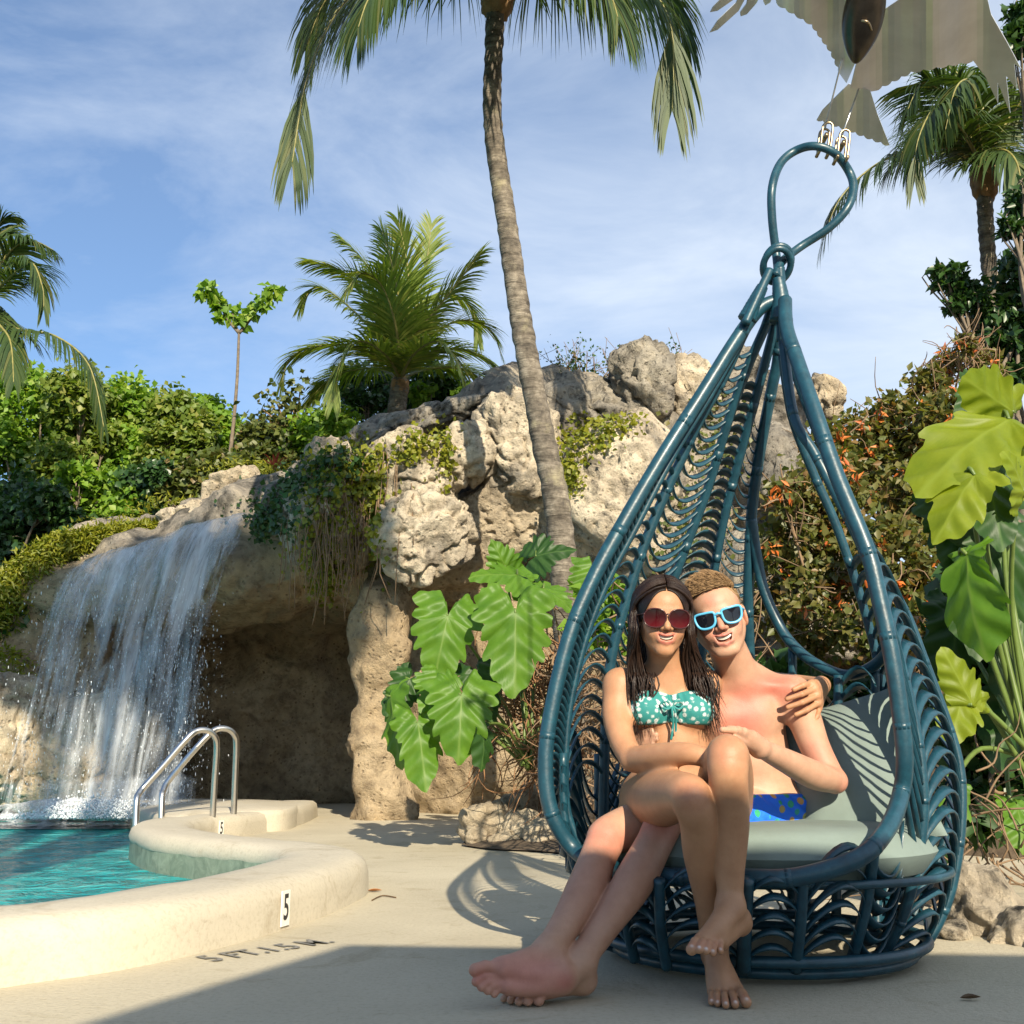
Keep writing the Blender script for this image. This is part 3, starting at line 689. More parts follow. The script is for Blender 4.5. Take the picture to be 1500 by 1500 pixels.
mb = MB(); rs = spline(rim, 8); mb.tube(rs, 0.0245, 12)
# cane bindings round the rim
for i in range(14, len(rs) - 10, 13): mb.tube(rs[i:i + 2], 0.0249, 12)
mb.build('front_rim', M_cane, chair)
R2 = rib([(1128, 440), (1096, 476), (1062, 549), (1023, 619), (997, 675), (971, 731), (940, 809), (914, 892), (897, 957), (890, 1020), (886, 1090), (884, 1188), (884, 1280), (900, 1390)], -112, -120)
R3 = rib([(1132, 440), (1122, 476), (1096, 536), (1066, 619), (1036, 718), (997, 822), (970, 900), (955, 1000), (950, 1150), (950, 1280), (965, 1370)], -135, -150)
R4 = rib([(1138, 440), (1135, 476), (1109, 575), (1083, 671), (1062, 753), (1046, 835), (1030, 920), (1025, 1050), (1022, 1200), (1025, 1360)], -155, -172)
R5 = rib([(1142, 440), (1140, 520), (1131, 567), (1116, 645), (1103, 731), (1098, 805), (1096, 892), (1098, 970), (1096, 1100), (1094, 1220), (1090, 1355)], 170, 178)
for r_, t in ((R2, .0185), (R3, .0175), (R4, .0175), (R5, .021)):
    mb = MB(); q = spline(r_, 7); mb.tube(q, t, 10)
    for i in range(6, len(q) - 6, 9): mb.tube(q[i:i + 2], t * 1.025, 10)
    mb.build('rib', M_cane, chair)
# second cane close inside the left rim
R1b = rib([(1085, 500), (1040, 580), (985, 670), (930, 775), (890, 852), (858, 936), (834, 1040), (828, 1130), (832, 1190), (850, 1238)], -88, -92)
mb = MB(); mb.tube(spline(R1b, 7), 0.012, 8); mb.build('rib', M_cane, chair)
# side opening rim and its uprights
win = rib([(1101, 760), (1107, 805), (1118, 861), (1140, 913), (1161, 944), (1192, 970), (1239, 989), (1278, 976), (1302, 950), (1318, 905)], 172, 95)
mb = MB(); mb.tube(spline(win, 7), 0.020, 10); mb.build('side_opening_rim', M_cane, chair)
for top, bot in (((1161, 950), (1160, 1330)), ((1228, 989), (1225, 1340)), ((1282, 978), (1285, 1370))):
    p = [onchair(*top, 140 if top[0] < 1200 else 115), onchair((top[0] + bot[0]) / 2, 1150, 140 if top[0] < 1200 else 115), onchair(*bot, 140 if top[0] < 1200 else 115)]
    mb = MB(); mb.tube(spline(p, 8), 0.017, 8); mb.build('upright', M_cane, chair)
# right hand panel: inner and outer canes behind the rim
Ra = rib([(1147, 500), (1163, 610), (1192, 662), (1220, 715), (1262, 800), (1295, 890), (1322, 985), (1341, 1067), (1350, 1132), (1352, 1197), (1341, 1275), (1323, 1340), (1300, 1387), (1272, 1424)], 62, 60)
Rb = rib([(1149, 500), (1185, 600), (1231, 718), (1265, 783), (1298, 846), (1329, 905), (1352, 965), (1382, 1045), (1402, 1110), (1408, 1165), (1404, 1240), (1388, 1318), (1356, 1382), (1318, 1416)], 90, 84)
Rc = rib([(1146, 520), (1160, 610), (1190, 690), (1225, 770), (1262, 880), (1290, 990), (1305, 1100), (1310, 1200), (1300, 1300), (1270, 1390)], 110, 120)
for r_, t in ((Ra, .0165), (Rb, .0175), (Rc, .016)):
    mb = MB(); q = spline(r_, 7); mb.tube(q, t, 10)
    for i in range(6, len(q) - 6, 9): mb.tube(q[i:i + 2], t * 1.025, 10)
    mb.build('rib', M_cane, chair)
# base ring, lower ring
def ringpts(z, r, n=48): return np.array([axis(z) + np.array((r * math.sin(a), -r * math.cos(a), 0)) for a in np.arange(n) / n * 2 * math.pi])
for z, r in ((0.030, 0.455), (0.065, 0.495)):
    mb = MB(); mb.tube(ringpts(z, r), 0.016, 10, closed=True); mb.build('base_ring', M_cane, chair)
mb = MB(); mb.tube(ringpts(0.27, 0.56), 0.012, 8, closed=True); mb.build('seat_ring', M_cane, chair)
# front uprights between the lip and the base ring
PT = []
for top, bot, ph in (((862, 1262), (893, 1400), -78), ((915, 1278), (930, 1412), -50), ((966, 1288), (977, 1420), -30), ((1094, 1288), (1090, 1440), -5), ((1176, 1288), (1166, 1438), 8), ((1281, 1240), (1246, 1424), 36)):
    a_, b_ = onchair(*top, ph), onchair(*bot, ph); b_[2] = max(b_[2], 0.04); m_ = (a_ + b_) / 2; rad = m_ - axis(m_[2]); m_ = m_ + rad / np.linalg.norm(rad) * 0.015
    q = spline([a_, m_, b_], 8); PT.append(q); mb = MB(); mb.tube(q, 0.020 if ph == -5 else .016, 10); mb.build('post', M_cane, chair)
# back uprights of the basket, from the seat ring down
for a in (100, 125, 150, 180, 205, 230, 255, 278):
    p = [axis(z) + np.array((prof_r(z) * math.sin(R(a)), -prof_r(z) * math.cos(R(a)), 0)) * .97 for z in (0.05, 0.2, 0.4, 0.62)]
    mb = MB(); mb.tube(spline(p, 5), 0.014, 8); mb.build('post', M_cane, chair)
# coiled crescent strips between neighbouring canes
def strips(A, B, step, sag, width, t0=0.06, t1=0.97, name='woven_panel'):
    A, B = resample(spline(A, 6), 160), resample(spline(B, 6), 160)
    L = np.linalg.norm(np.diff((A + B) / 2, axis=0), axis=1).sum(); n = max(2, int(L * (t1 - t0) / step)); mb = MB()
    for k in range(n):
        t = t0 + (t1 - t0) * (k + 0.5) / n; x = t * 159; i = int(x); fr_ = x - i
        j = min(i + 1, 159)
        a, b_ = A[i] * (1 - fr_) + A[j] * fr_, B[i] * (1 - fr_) + B[j] * fr_
        gap = np.linalg.norm(b_ - a)
        if gap < 0.045: continue
        up = (A[max(i - 3, 0)] - A[min(i + 3, 159)]) + (B[max(i - 3, 0)] - B[min(i + 3, 159)]); up /= np.linalg.norm(up)
        mid = (a + b_) / 2; rad = mid - axis(mid[2]); rad[2] = 0; rad /= np.linalg.norm(rad) + 1e-9
        m_ = 11; U, D = [], []
        for s in np.linspace(0, 1, m_):
            h = math.sin(math.pi * s); p = a + (b_ - a) * s + up * (sag * gap * (h ** 0.75)) + rad * 0.012 * h
            w = width * (0.42 + 0.58 * h)
            wd = rad * 0.86 - up * 0.5 * (1 if sag > 0 else -1)
            U.append(p + wd * w * 0.5); D.append(p - wd * w * 0.5)
        U, D = np.array(U), np.array(D); th = up * 0.0035
        n0 = 2 * m_
        v = np.concatenate([U + th, D + th, U - th, D - th]); f = []
        for q in range(m_ - 1):
            f += [(q, q + 1, m_ + q + 1, m_ + q), (2 * m_ + q, 3 * m_ + q, 3 * m_ + q + 1, 2 * m_ + q + 1), (q, 2 * m_ + q, 2 * m_ + q + 1, q + 1), (m_ + q, m_ + q + 1, 3 * m_ + q + 1, 3 * m_ + q)]
        mb.add(v, f)
    if mb.n: mb.build(name, M_cane, chair)
strips(R1b, R2[1:12], 0.054, 0.26, 0.018, 0.05, 0.95)
strips(R1[2:], R1b, 0.026, 0.35, 0.02, 0.30, 0.95)
strips(R2[1:], R3[1:], 0.043, -0.34, 0.032, 0.03, 0.98)
strips(R3[1:], R4[1:], 0.043, 0.34, 0.032, 0.10, 0.98)
strips(R4[1:], R5[1:], 0.043, -0.34, 0.032, 0.12, 0.98)
strips(Rr[4:], Ra[5:-3], 0.055, -0.20, 0.020, 0.25, 0.98)
strips(Ra[3:], Rb[3:], 0.054, 0.42, 0.034, 0.06, 0.985)
strips(Rb[3:], Rc[3:], 0.060, 0.30, 0.028, 0.10, 0.95)
# coils under the seat
for i in range(len(PT) - 1): strips(PT[i], PT[i + 1], 0.048, 0.42, 0.032, 0.10, 0.98)
strips(PT[-1], rib([(1320, 1175), (1323, 1260), (1310, 1340), (1280, 1420)], 52, 50), 0.05, -0.5, 0.045, 0.05, 0.95)
bk = []
for a in (100, 120, 140, 160, 180, 200, 220, 240, 260, 280):
    bk.append(np.array([axis(z) + np.array((prof_r(z) * math.sin(R(a)), -prof_r(z) * math.cos(R(a)), 0)) * .97 for z in (0.62, 0.4, 0.2, 0.05)]))
for i in range(len(bk) - 1): strips(bk[i], bk[i + 1], 0.055, 0.5 if i % 2 else -0.5, 0.04, 0.02, 0.97)
strips(np.array([onchair(1161, 955, 140), onchair(1160, 1100, 140)]), np.array([onchair(1228, 995, 115), onchair(1226, 1100, 115)]), 0.05, -0.45, 0.035, 0.05, 0.95)
strips(np.array([onchair(1228, 995, 115), onchair(1226, 1100, 115)]), np.array([onchair(1282, 985, 105), onchair(1283, 1100, 105)]), 0.05, 0.45, 0.035, 0.05, 0.95)
# wrapped bindings where the canes gather
for pts, r in (([(1117, 420), (1106, 442), (1094, 468)], (0.020, 0.026, 0.034)), ([(1140, 408), (1144, 440), (1144, 470)], (0.020, 0.032, 0.042))):
    P = spline([W(x, y, 3.62) for x, y in pts], 12); rr = np.interp(np.arange(len(P)), [0, len(P) / 2, len(P) - 1], r)
    rr = rr * (1 + 0.025 * np.sin(np.arange(len(P)) * 2.6)); mb = MB(); mb.tube(P, rr, 14); mb.build('binding', M_cane, chair)
mb = MB(); mb.tube(spline([W(1128, 396, 3.62), W(1112, 430, 3.60), W(1092, 474, 3.58)], 8), 0.016, 10)
mb.tube(spline([W(1142, 392, 3.62), W(1144, 430, 3.63), W(1145, 500, 3.64)], 8), 0.018, 10); mb.build('neck_cane', M_cane, chair)
# ring and big hanging loop
c0 = W(1138, 389, 3.63); s = 1 / ppm(3.63, 2.4)
P = np.array([c0 + np.array((20 * s * math.cos(a), 0.045 * math.sin(a), -0.022 * math.sin(a) - 9 * s * math.sin(a))) for a in np.arange(28) / 28 * 2 * math.pi])
mb = MB(); mb.tube(P, 0.0125, 10, closed=True); mb.tube(P + np.array((0.004, 0.0, 0.012)), 0.011, 10, closed=True); mb.build('gathering_ring', M_cane, chair)
LP = [(1140, 402), (1137, 372), (1131, 320), (1131, 275), (1143, 240), (1165, 221), (1193, 214), (1222, 224), (1243, 250), (1250, 275), (1241, 305), (1213, 335), (1172, 362), (1145, 384), (1136, 404)]
mb = MB(); mb.tube(spline([W(x, y, 3.62 + 0.03 * math.sin(i * 1.7) + (0.02 if i > 9 else 0)) for i, (x, y) in enumerate(LP)], 8), 0.0155, 12); mb.build('hanging_loop', M_cane, chair)

# ---- shackles and cables
M_brass = plain('weathered_brass', (0.36, 0.28, 0.18), 0.38, 1.0, var=0.3)
M_wire = plain('steel_wire', (0.55, 0.55, 0.54), 0.35, 1.0)
for i, (x, y, tx, ty) in enumerate(((1206, 205, 1240, 60), (1231, 216, 1258, 130))):
    c = W(x, y, 3.62); sh = thing('shackle', ['left brass hanger shackle on the teal loop', 'right brass hanger shackle, lower on the teal loop'][i], 'shackle', c, 'shackles on the hanging loop')
    q = 1 / ppm(3.62, 2.9)
    mb = MB()
    for dy in (-0.022, 0.022):
        U = [(-8, -22), (-4, 5), (-1, 18), (6, 23), (12, 19), (11, 6), (6, -22)]
        mb.tube(spline([c + np.array((u * q, dy, w * q)) for u, w in U], 5), 0.0045, 8)
    mb.build('bow', M_brass, sh)
    for u, w in ((-8, -20), (6, -22), (2, 2)):
        mb = MB(); mb.tube(np.array([c + np.array((u * q, -0.03, w * q)), c + np.array((u * q, 0.03, w * q))]), 0.0065 if w < 0 else 0.009, 8); mb.build('pin', M_brass, sh)
    mb = MB(); a_ = c + np.array((4 * q, 0, 20 * q)); b_ = W(tx, ty, 3.66) ; far = a_ + (b_ - a_) / np.linalg.norm(b_ - a_) * (2.0 if i == 0 else np.linalg.norm(b_ - a_)); mb.tube(np.array([a_, far]), 0.0035, 6)
    tag(mb.build('cable', M_wire), ['longer steel cable rising past the bird from the left shackle', 'short steel cable from the right shackle to the bird belly'][i], 'cable', 'cables holding the chair')
# ---- sheet metal bird
def flat(px, py, z):
    u, y, zz = ray(px, py); t = (z - CAMZ) / zz; return np.array((u * t, y * t, z))
M_tin = plain('brushed_tin', (0.66, 0.67, 0.69), 0.30, 0.40, var=0.16, scale=5)
M_tin.node_tree.nodes['Principled BSDF'].inputs['Base Color'].default_value = (0.4, 0.4, 0.4, 1)
M_dark = plain('dark_bronze', (0.075, 0.062, 0.05), 0.35, 0.9, var=0.3)
bc = W(1268, 20, 3.4)
bird = thing('metal_bird', 'sheet metal bird sculpture with fanned tail flying above the hanging chair', 'sculpture', bc)
def sheet(pts, Yf, name, thick=0.004):
    P = [W(x, y, Yf(x, y)) for x, y in pts]
    bm = bmesh.new(); vs = [bm.verts.new(p) for p in P]; bm.faces.new(vs); bmesh.ops.triangulate(bm, faces=bm.faces[:])
    bmesh.ops.solidify(bm, geom=bm.faces[:], thickness=thick)
    me = bpy.data.meshes.new(name); bm.to_mesh(me); bm.free(); return link(name, me, M_tin, bird, False)
def scallop(a, b_, n, d):
    o = []; a, b_ = np.array(a, float), np.array(b_, float); t = b_ - a; nrm = np.array((-t[1], t[0])) / np.linalg.norm(t)
    for k in range(n):
        for s in (0.0, 0.25, 0.5, 0.75): o.append(tuple(a + t * (k + s) / n + nrm * d * math.sin(math.pi * s)))
    return o
wingR = [(1262, 60), (1292, 15), (1330, -10), (1400, -40), (1440, -30)] + [(1452, 20), (1475, 60), (1496, 100), (1486, 92), (1490, 130), (1474, 110), (1480, 165), (1462, 120), (1462, 150), (1444, 112), (1425, 88)] + scallop((1425, 88), (1335, 104), 5, -3) + scallop((1335, 104), (1278, 132), 4, -3) + [(1272, 134), (1245, 128)]
def bend(x, y): return 3.13 + 0.030 * math.sin((x - 1260) / 22.0) + abs(x - 1260) / 230 * 0.06
# wing plates are rolled: split into facets across x so they catch different light
def plate(pts, Yf, name, nx=26):
    bm = bmesh.new(); vs = [bm.verts.new((x, 0, -y)) for x, y in pts]; bm.faces.new(vs)
    xs = [p[0] for p in pts]
    for x in np.linspace(min(xs), max(xs), nx + 2)[1:-1]:
        bmesh.ops.bisect_plane(bm, geom=bm.verts[:] + bm.edges[:] + bm.faces[:], plane_co=(x, 0, 0), plane_no=(1, 0, 0))
    bmesh.ops.triangulate(bm, faces=bm.faces[:])
    for v in bm.verts: v.co = Vector(flat(v.co.x, -v.co.z, Yf(v.co.x, -v.co.z)))
    bm.normal_update(); bmesh.ops.solidify(bm, geom=bm.faces[:], thickness=0.003)
    me = bpy.data.meshes.new(name); bm.to_mesh(me); bm.free(); return link(name, me, M_tin, bird, False)
plate(wingR, bend, 'wing')
wingL = [(1262, 70), (1255, -10), (1225, -60), (1140, -50), (1095, -30)] + [(1075, -36), (1062, -8), (1044, 10), (1040, 18), (1051, 16), (1074, 0), (1086, -14), (1078, 4), (1051, 30), (1039, 48), (1051, 44), (1082, 16), (1097, -12), (1093, 6), (1084, 18), (1085, 24), (1094, 21), (1108, 5), (1117, -12), (1118, 2), (1121, 8), (1128, 4), (1133, -8), (1137, 2)] + scallop((1137, 4), (1190, 36), 4, 3) + scallop((1190, 36), (1218, 76), 4, 3) + scallop((1218, 76), (1233, 110), 3, 3) + [(1240, 122)]
plate(wingL, lambda x, y: 3.13 + 0.030 * math.sin((1260 - x) / 20.0) + (1260 - x) / 230 * 0.08, 'wing')
tail = [(1243, 122), (1275, 132), (1285, 165), (1303, 212)] + scallop((1303, 212), (1240, 188), 5, -3) + scallop((1240, 188), (1194, 172), 4, -3) + [(1205, 160)]
plate(tail, lambda x, y: 3.13 - (y - 120) / 100 * 0.05 + 0.008 * math.sin(x / 11), 'tail', 10)
v, f = ICO[4]; s = 1 / ppm(3.75, 3.1)
p = v * np.array((27 * s, 0.055, 0.16)); p[:, 0] *= 1 - 0.35 * (p[:, 2] < 0) * (np.abs(p[:, 2]) / 0.16) ** 2
link('body', mesh_np('body', p @ rotm(48, 0, 0).T + flat(1265, 22, 3.10), f), M_dark, bird)
mb = MB(); mb.tube(spline([flat(1262, 30, 3.04), flat(1272, 33, 3.03), flat(1277, 45, 3.04)], 6), 0.004, 8); mb.build('hook', M_brass, bird)
mb = MB(); mb.tube(np.array([flat(1265, 10, 3.12), flat(1265, 10, 3.12) + (0.02, 0.1, 1.6)]), 0.008, 8); mb.build('hanger_rod', M_wire, bird)

# ---- cushions
M_cush = plain('sage_fabric', (0.175, 0.225, 0.205), 0.9, var=0.07, scale=14, bstr=0.25, bscale=420)
def pillow(c, size, M, seed, puff=0.5, n=40):
    u = np.linspace(-1, 1, n); Uu, Vv = np.meshgrid(u, u, indexing='ij')
    se = np.sign; sx_ = Uu * (1 - 0.06 * (1 - Vv ** 2)); sy_ = Vv * (1 - 0.06 * (1 - Uu ** 2))
    h = np.clip((1 - np.abs(Uu) ** 2.6) * (1 - np.abs(Vv) ** 2.6), 0, 1) ** puff
    h = h * (1 + 0.10 * perlin(np.stack([Uu * 2.5, Vv * 2.5, 0 * Uu + seed], -1)) + 0.03 * perlin(np.stack([Uu * 9, Vv * 5, 0 * Uu + seed + 5], -1)))
    top = np.stack([sx_ * size[0] / 2, sy_ * size[1] / 2, h * size[2] / 2 + 0.002], -1).reshape(-1, 3); bot = top * np.array((1, 1, -1))
    id_ = np.arange(n * n).reshape(n, n); fq = np.stack([id_[:-1, :-1], id_[1:, :-1], id_[1:, 1:], id_[:-1, 1:]], -1).reshape(-1, 4)
    v = np.concatenate([top, bot]) @ np.asarray(M).T + np.asarray(c); return v, np.concatenate([fq, fq[:, ::-1] + n * n])
# round seat cushion
na, nr = 72, 16; vs = []
for side in (1, -1):
    for i in range(nr):
        t = i / (nr - 1)
        for k in range(na):
            a = 2 * math.pi * k / na; rr = 0.545 * t
            z = 0.335 + side * 0.085 * (max(0, 1 - t ** 9)) ** 0.5
            p = axis(0.35) + np.array((rr * math.sin(a) - 0.03, -rr * math.cos(a) - 0.02, 0)); p[2] = z + 0.012 * (1 - t ** 4) * perlin(np.array((p[0] * 5, p[1] * 5, side * 3.0))); vs.append(p)
f = []
for s_ in (0, 1):
    for i in range(nr - 1):
        for k in range(na):
            q = (s_ * nr * na + i * na + k, s_ * nr * na + (i + 1) * na + k, s_ * nr * na + (i + 1) * na + (k + 1) % na, s_ * nr * na + i * na + (k + 1) % na)
            f.append(q if s_ else q[::-1])
cu = link('seat_cushion', mesh_np('seat_cushion', np.array(vs), f), M_cush); tag(cu, 'round grey green seat cushion filling the hanging chair', 'cushion')
v, f = pillow(W(1246, 1135, 3.56), (0.42, 0.52, 0.19), rotm(0, 0, -22) @ rotm(64, 0, 0) @ rotm(0, 0, 16), 3.3)
tag(link('back_pillow', mesh_np('back_pillow', v, f), M_cush), 'grey green pillow striped by chair shadow right of the shirtless man', 'cushion', 'pillows in the chair')
v, f = pillow(W(1196, 1170, 3.66), (0.46, 0.46, 0.17), rotm(0, 0, 4) @ rotm(58, 0, 0) @ rotm(0, 0, -14), 8.3)
tag(link('back_pillow', mesh_np('back_pillow', v, f), M_cush), 'lower grey green pillow tucked behind the man waist', 'cushion', 'pillows in the chair')
# ================================================================== PEOPLE
def axes(lo, hi, fine, h=0.0034, hf=0.0022):
    o = [lo]
    while o[-1] < hi: o.append(o[-1] + (hf if any(a <= o[-1] <= b for a, b in fine) else h))
    return np.array(o)
class Body:
    def __init__(s, lo, hi, fine): s.F = Field(*[axes(lo[i], hi[i], [fine[i]]) for i in range(3)])
    def group(s, pts, pad=0.2):
        pts = np.asarray(pts); sl = s.F.sub(pts.min(0) - pad, pts.max(0) + pad)
        g = Field(s.F.ax[sl[0]], s.F.ay[sl[1]], s.F.az[sl[2]]); g.sl = sl; return g
    def merge(s, g, k): s.F.f[g.sl] = smin(s.F.f[g.sl], g.f, k)
    def limb(s, pts, rr, k=0.02, km=0.03, extra=()):
        if len(pts) > 2:
            q = spline(np.asarray(pts), 20); r3 = spline(np.stack([rr, rr, rr], 1), 20)[:, 0]; pts, rr, k = q, r3, 0.0
        g = s.group(pts); g.chain(pts, rr, k * .4)
        for e in extra: g.put(g.ell(*e[0]) if len(e[0]) > 1 and np.ndim(e[0][1]) else g.cone(e[0][0], e[0][0], e[0][1], e[0][1]), e[1])
        s.merge(g, km); return g
    def digits(s, chains, rr, k=0.006, km=0.010, base=None):
        allp = np.concatenate([np.array(c) for c in chains]); g = s.group(allp, 0.12)
        if base is not None:
            for a, b, ra, rb in base: g.put(g.cone(a, b, ra, rb), 0.014)
        for c, r in zip(chains, rr):
            d = s.group(allp, 0.12); d.chain(c, r, 0.004); g.f = smin(g.f, d.f, k)
        s.merge(g, km); return g
def head(g, Hc, M, sc=1.0, male=False):
    T = lambda p: Hc + M @ (np.array(p) * sc)
    E = lambda c, r, k, op='+', rot=None: g.put(g.ell(T(c), np.array(r) * sc, M if rot is None else M @ rot), k, op)
    Cn = lambda a, b, ra, rb, k, op='+': g.put(g.cone(T(a), T(b), ra * sc, rb * sc), k, op)
    S = (-1, 1)
    E((0, -.018, .032), (.074, .093, .080), .02)
    E((0, .022, .036), (.064, .064, .056), .03)
    E((0, .024, -.032), (.056 if not male else .059, .060, .080), .03)
    for s in S:
        Cn((s * .050, .0, -.044), (s * (.013 if not male else .021), .064, -.100), .019 if not male else .021, .013 if not male else .017, .03)
        E((s * .041, .054, -.026), (.022, .022, .020), .022)
        E((s * .033, .064, -.050), (.017, .015, .015), .024)
        E((s * .077, -.008, -.010), (.009, .019, .032), .006, rot=rotm(0, 0, s * -22))
        E((s * .082, -.004, -.008), (.005, .010, .018), .004, '-', rotm(0, 0, s * -22))
    E((0, .070, -.102), (.018, .014, .014), .02)
    Cn((-.030, .076, .014), (.030, .076, .014), .010, .010, .014)
    for s in S: E((s * .031, .099, -.006), (.017, .016, .013), .012, '-')
    for s in S: E((s * .031, .076, -.006), (.0125, .0125, .0125), .004)
    Cn((0, .083, .002), (0, .107, -.033), .0075, .0105, .010)
    for s in S: E((s * .0125, .095, -.037), (.0085, .010, .0075), .006)
    E((0, .066, -.066), (.030, .024, .022), .02)
    w = .029 if not male else .030
    zu, zl = (-.0590, -.0775) if not male else (-.0580, -.0810)
    up = [(-w, .0755, -.0515), (-w * .5, .0865, zu + .001), (0, .0895, zu), (w * .5, .0865, zu + .001), (w, .0755, -.0515)]
    lo = [(-w, .0755, -.0525), (-w * .6, .0835, zl + .0060), (0, .0865, zl), (w * .6, .0835, zl + .0060), (w, .0755, -.0525)]
    for i in range(4): Cn(up[i], up[i + 1], .0042, .0042, .010)
    for i in range(4): Cn(lo[i], lo[i + 1], .0050, .0050, .010)
    zm = (zu + zl) / 2 + .0005; ro = (zu - zl) / 2 - .0030
    for yy in (.098, .091, .084):
        mo = [(-w * .84, yy - .011, -.0548), (-w * .45, yy - .002, zm + .0026), (0, yy, zm), (w * .45, yy - .002, zm + .0026), (w * .84, yy - .011, -.0548)]
        rm = [.0012, ro * .9, ro, ro * .9, .0012]
        for i in range(4): Cn(mo[i], mo[i + 1], rm[i], rm[i + 1], .0015, '-')
    mb = MB(); th = []
    for t in np.linspace(-.80, .80, 17):
        x = t * w; y = .0852 - .0080 * t * t; zt = zu - .0010 + .0056 * t * t; zb = zt - (.0100 if not male else .0105) * (1 - t * t * .9)
        th.append((T((x, y, zt)), T((x, y + .001, zb))))
    mb.strip([a for a, _ in th], [b for _, b in th])
    lipc = np.concatenate([spline(np.array(up) + (0, .003, .0012), 6)[1:-1], spline(np.array(lo) + (0, .003, -.0022), 6)[2:-2]])
    return T, mb, [T(p) for p in lipc], w
def blend(col, v, centres, rad, c, amt=1.0):
    for p in np.atleast_2d(centres):
        d = np.linalg.norm(v - p, axis=1); w = np.clip(1 - d / rad, 0, 1); w = (w * w * (3 - 2 * w) * amt)[:, None]
        col = col * (1 - w) + np.array(c) * w
    return col
def skinmat(name):
    m, nt, b = nmat(name); at = nt.nodes.new('ShaderNodeAttribute'); at.attribute_name = 'Col'
    g = nt.nodes.new('ShaderNodeNewGeometry')
    f = ramp(nt, noise_tex(nt, 24, 6, 0.65, g.outputs['Position']), [(0.3, (0.88, 0.84, 0.82)), (0.7, (1.06, 1.07, 1.07))])
    c = mixc(nt, 1.0, at.outputs['Color'], f, 'MULTIPLY'); nt.links.new(c, b.inputs['Base Color'])
    b.inputs['Roughness'].default_value = 0.48; b.inputs['Specular IOR Level'].default_value = 0.35
    b.inputs['Subsurface Weight'].default_value = 0.12; b.inputs['Subsurface Radius'].default_value = (1.0, 0.35, 0.2); b.inputs['Subsurface Scale'].default_value = 0.012
    bump(nt, b, noise_tex(nt, 220, 4, 0.7, g.outputs['Position']), 0.35, 0.002); return m
M_skin = skinmat('skin')
def smooth_mesh(v, f, it=1):
    n = len(v)
    for _ in range(it):
        acc = np.zeros_like(v); cnt = np.zeros(n)
        for k in range(4):
            a, b = f[:, k], f[:, (k + 1) % 4]
            for e in range(3): acc[:, e] += np.bincount(a, v[b, e], n) + np.bincount(b, v[a, e], n)
            cnt += np.bincount(a, minlength=n) + np.bincount(b, minlength=n)
        v = v * 0.5 + 0.5 * acc / cnt[:, None]
    return v
def person(name, label, base):
    return thing(name, label, 'person', base, 'couple seated in the hanging chair')
def frame_head(yaw, pitch, roll): return rotm(0, 0, yaw) @ rotm(0, roll, 0) @ rotm(pitch, 0, 0) @ np.diag((-1.0, -1.0, 1.0))
def toes(B, tips, roots, r):
    B.digits([[a, (np.array(a) * .45 + np.array(b) * .55) + np.array((0, 0, .006)), b] for a, b in zip(roots, tips)], [(q * .95, q * .88, q * 1.0) for q in r], 0.0025, 0.007)

# ------------------------------------------------------------------ the woman
gH = W(970, 904, 3.33); gM = frame_head(1.5, 5, 2.5); gS = 0.99
B = Body((0.18, 2.72, -0.01), (1.10, 3.95, 1.24), [(gH[0] - .09, gH[0] + .09), (0, 0), (gH[2] - .13, gH[2] + .08)])
T_ = []
g = B.group([W(890, 830, 3.3), W(1070, 1230, 3.5)], 0.15)
Tg, g_teeth, g_lips, gw = head(g, gH, gM, gS)
hf = g.f.copy()
g.put(g.cone(Tg((0, -.022, -.055)), W(978, 992, 3.42), 0.049, 0.054), 0.03)
torso = B.group([W(890, 830, 3.3), W(1070, 1230, 3.5)], 0.15)
for a, b, ra, rb in ((W(908, 1003, 3.41), W(972, 1003, 3.44), .043, .060), (W(972, 1003, 3.44), W(1034, 1003, 3.48), .060, .040)): torso.put(torso.cone(a, b, ra, rb), 0.03)
torso.put(torso.ell(W(977, 1045, 3.45), (.128, .090, .150)), 0.05)
torso.put(torso.ell(W(987, 1100, 3.44), (.108, .082, .110)), 0.05)
torso.put(torso.ell(W(990, 1165, 3.47), (.158, .115, .100)), 0.05)
for x in (949, 1017): torso.put(torso.ell(W(x, 1040, 3.372), (.056, .050, .052)), 0.03)
tf = Field(torso.ax, torso.ay, torso.az); tf.f = torso.f.copy()
torso.f = smin(torso.f, g.f, 0.035); B.merge(torso, 0.0)
B.limb([W(908, 1004, 3.41), W(903, 1045, 3.38), W(912, 1085, 3.32), W(926, 1112, 3.26)], (.047, .043, .039, .036), 0.02, 0.035)
B.limb([W(926, 1112, 3.26), W(960, 1108, 3.16), W(1005, 1104, 3.06), W(1040, 1112, 3.03), W(1070, 1124, 3.05)], (.034, .036, .030, .026, .028), 0.02, 0.008)
B.limb([W(1034, 1003, 3.49), W(1070, 1000, 3.72), W(1128, 1000, 3.76), W(1175, 1004, 3.72), W(1203, 1004, 3.61)], (.043, .040, .036, .034, .025), 0.02, 0.03)
kn = [(1189, 1001, 3.478), (1194, 1008, 3.472), (1197, 1018, 3.472), (1198, 1029, 3.478), (1199, 1036, 3.49)]
fing = [[(1189, 1001, 3.485), (1176, 1004, 3.452), (1163, 1010, 3.450)], [(1194, 1009, 3.475), (1174, 1017, 3.440), (1153, 1024, 3.446)], [(1197, 1019, 3.472), (1175, 1029, 3.438), (1154, 1036, 3.446)],
        [(1198, 1030, 3.475), (1182, 1040, 3.446), (1166, 1047, 3.448)], [(1200, 1038, 3.49), (1197, 1049, 3.465), (1192, 1058, 3.455)]]
wr = W(1203, 1004, 3.60)
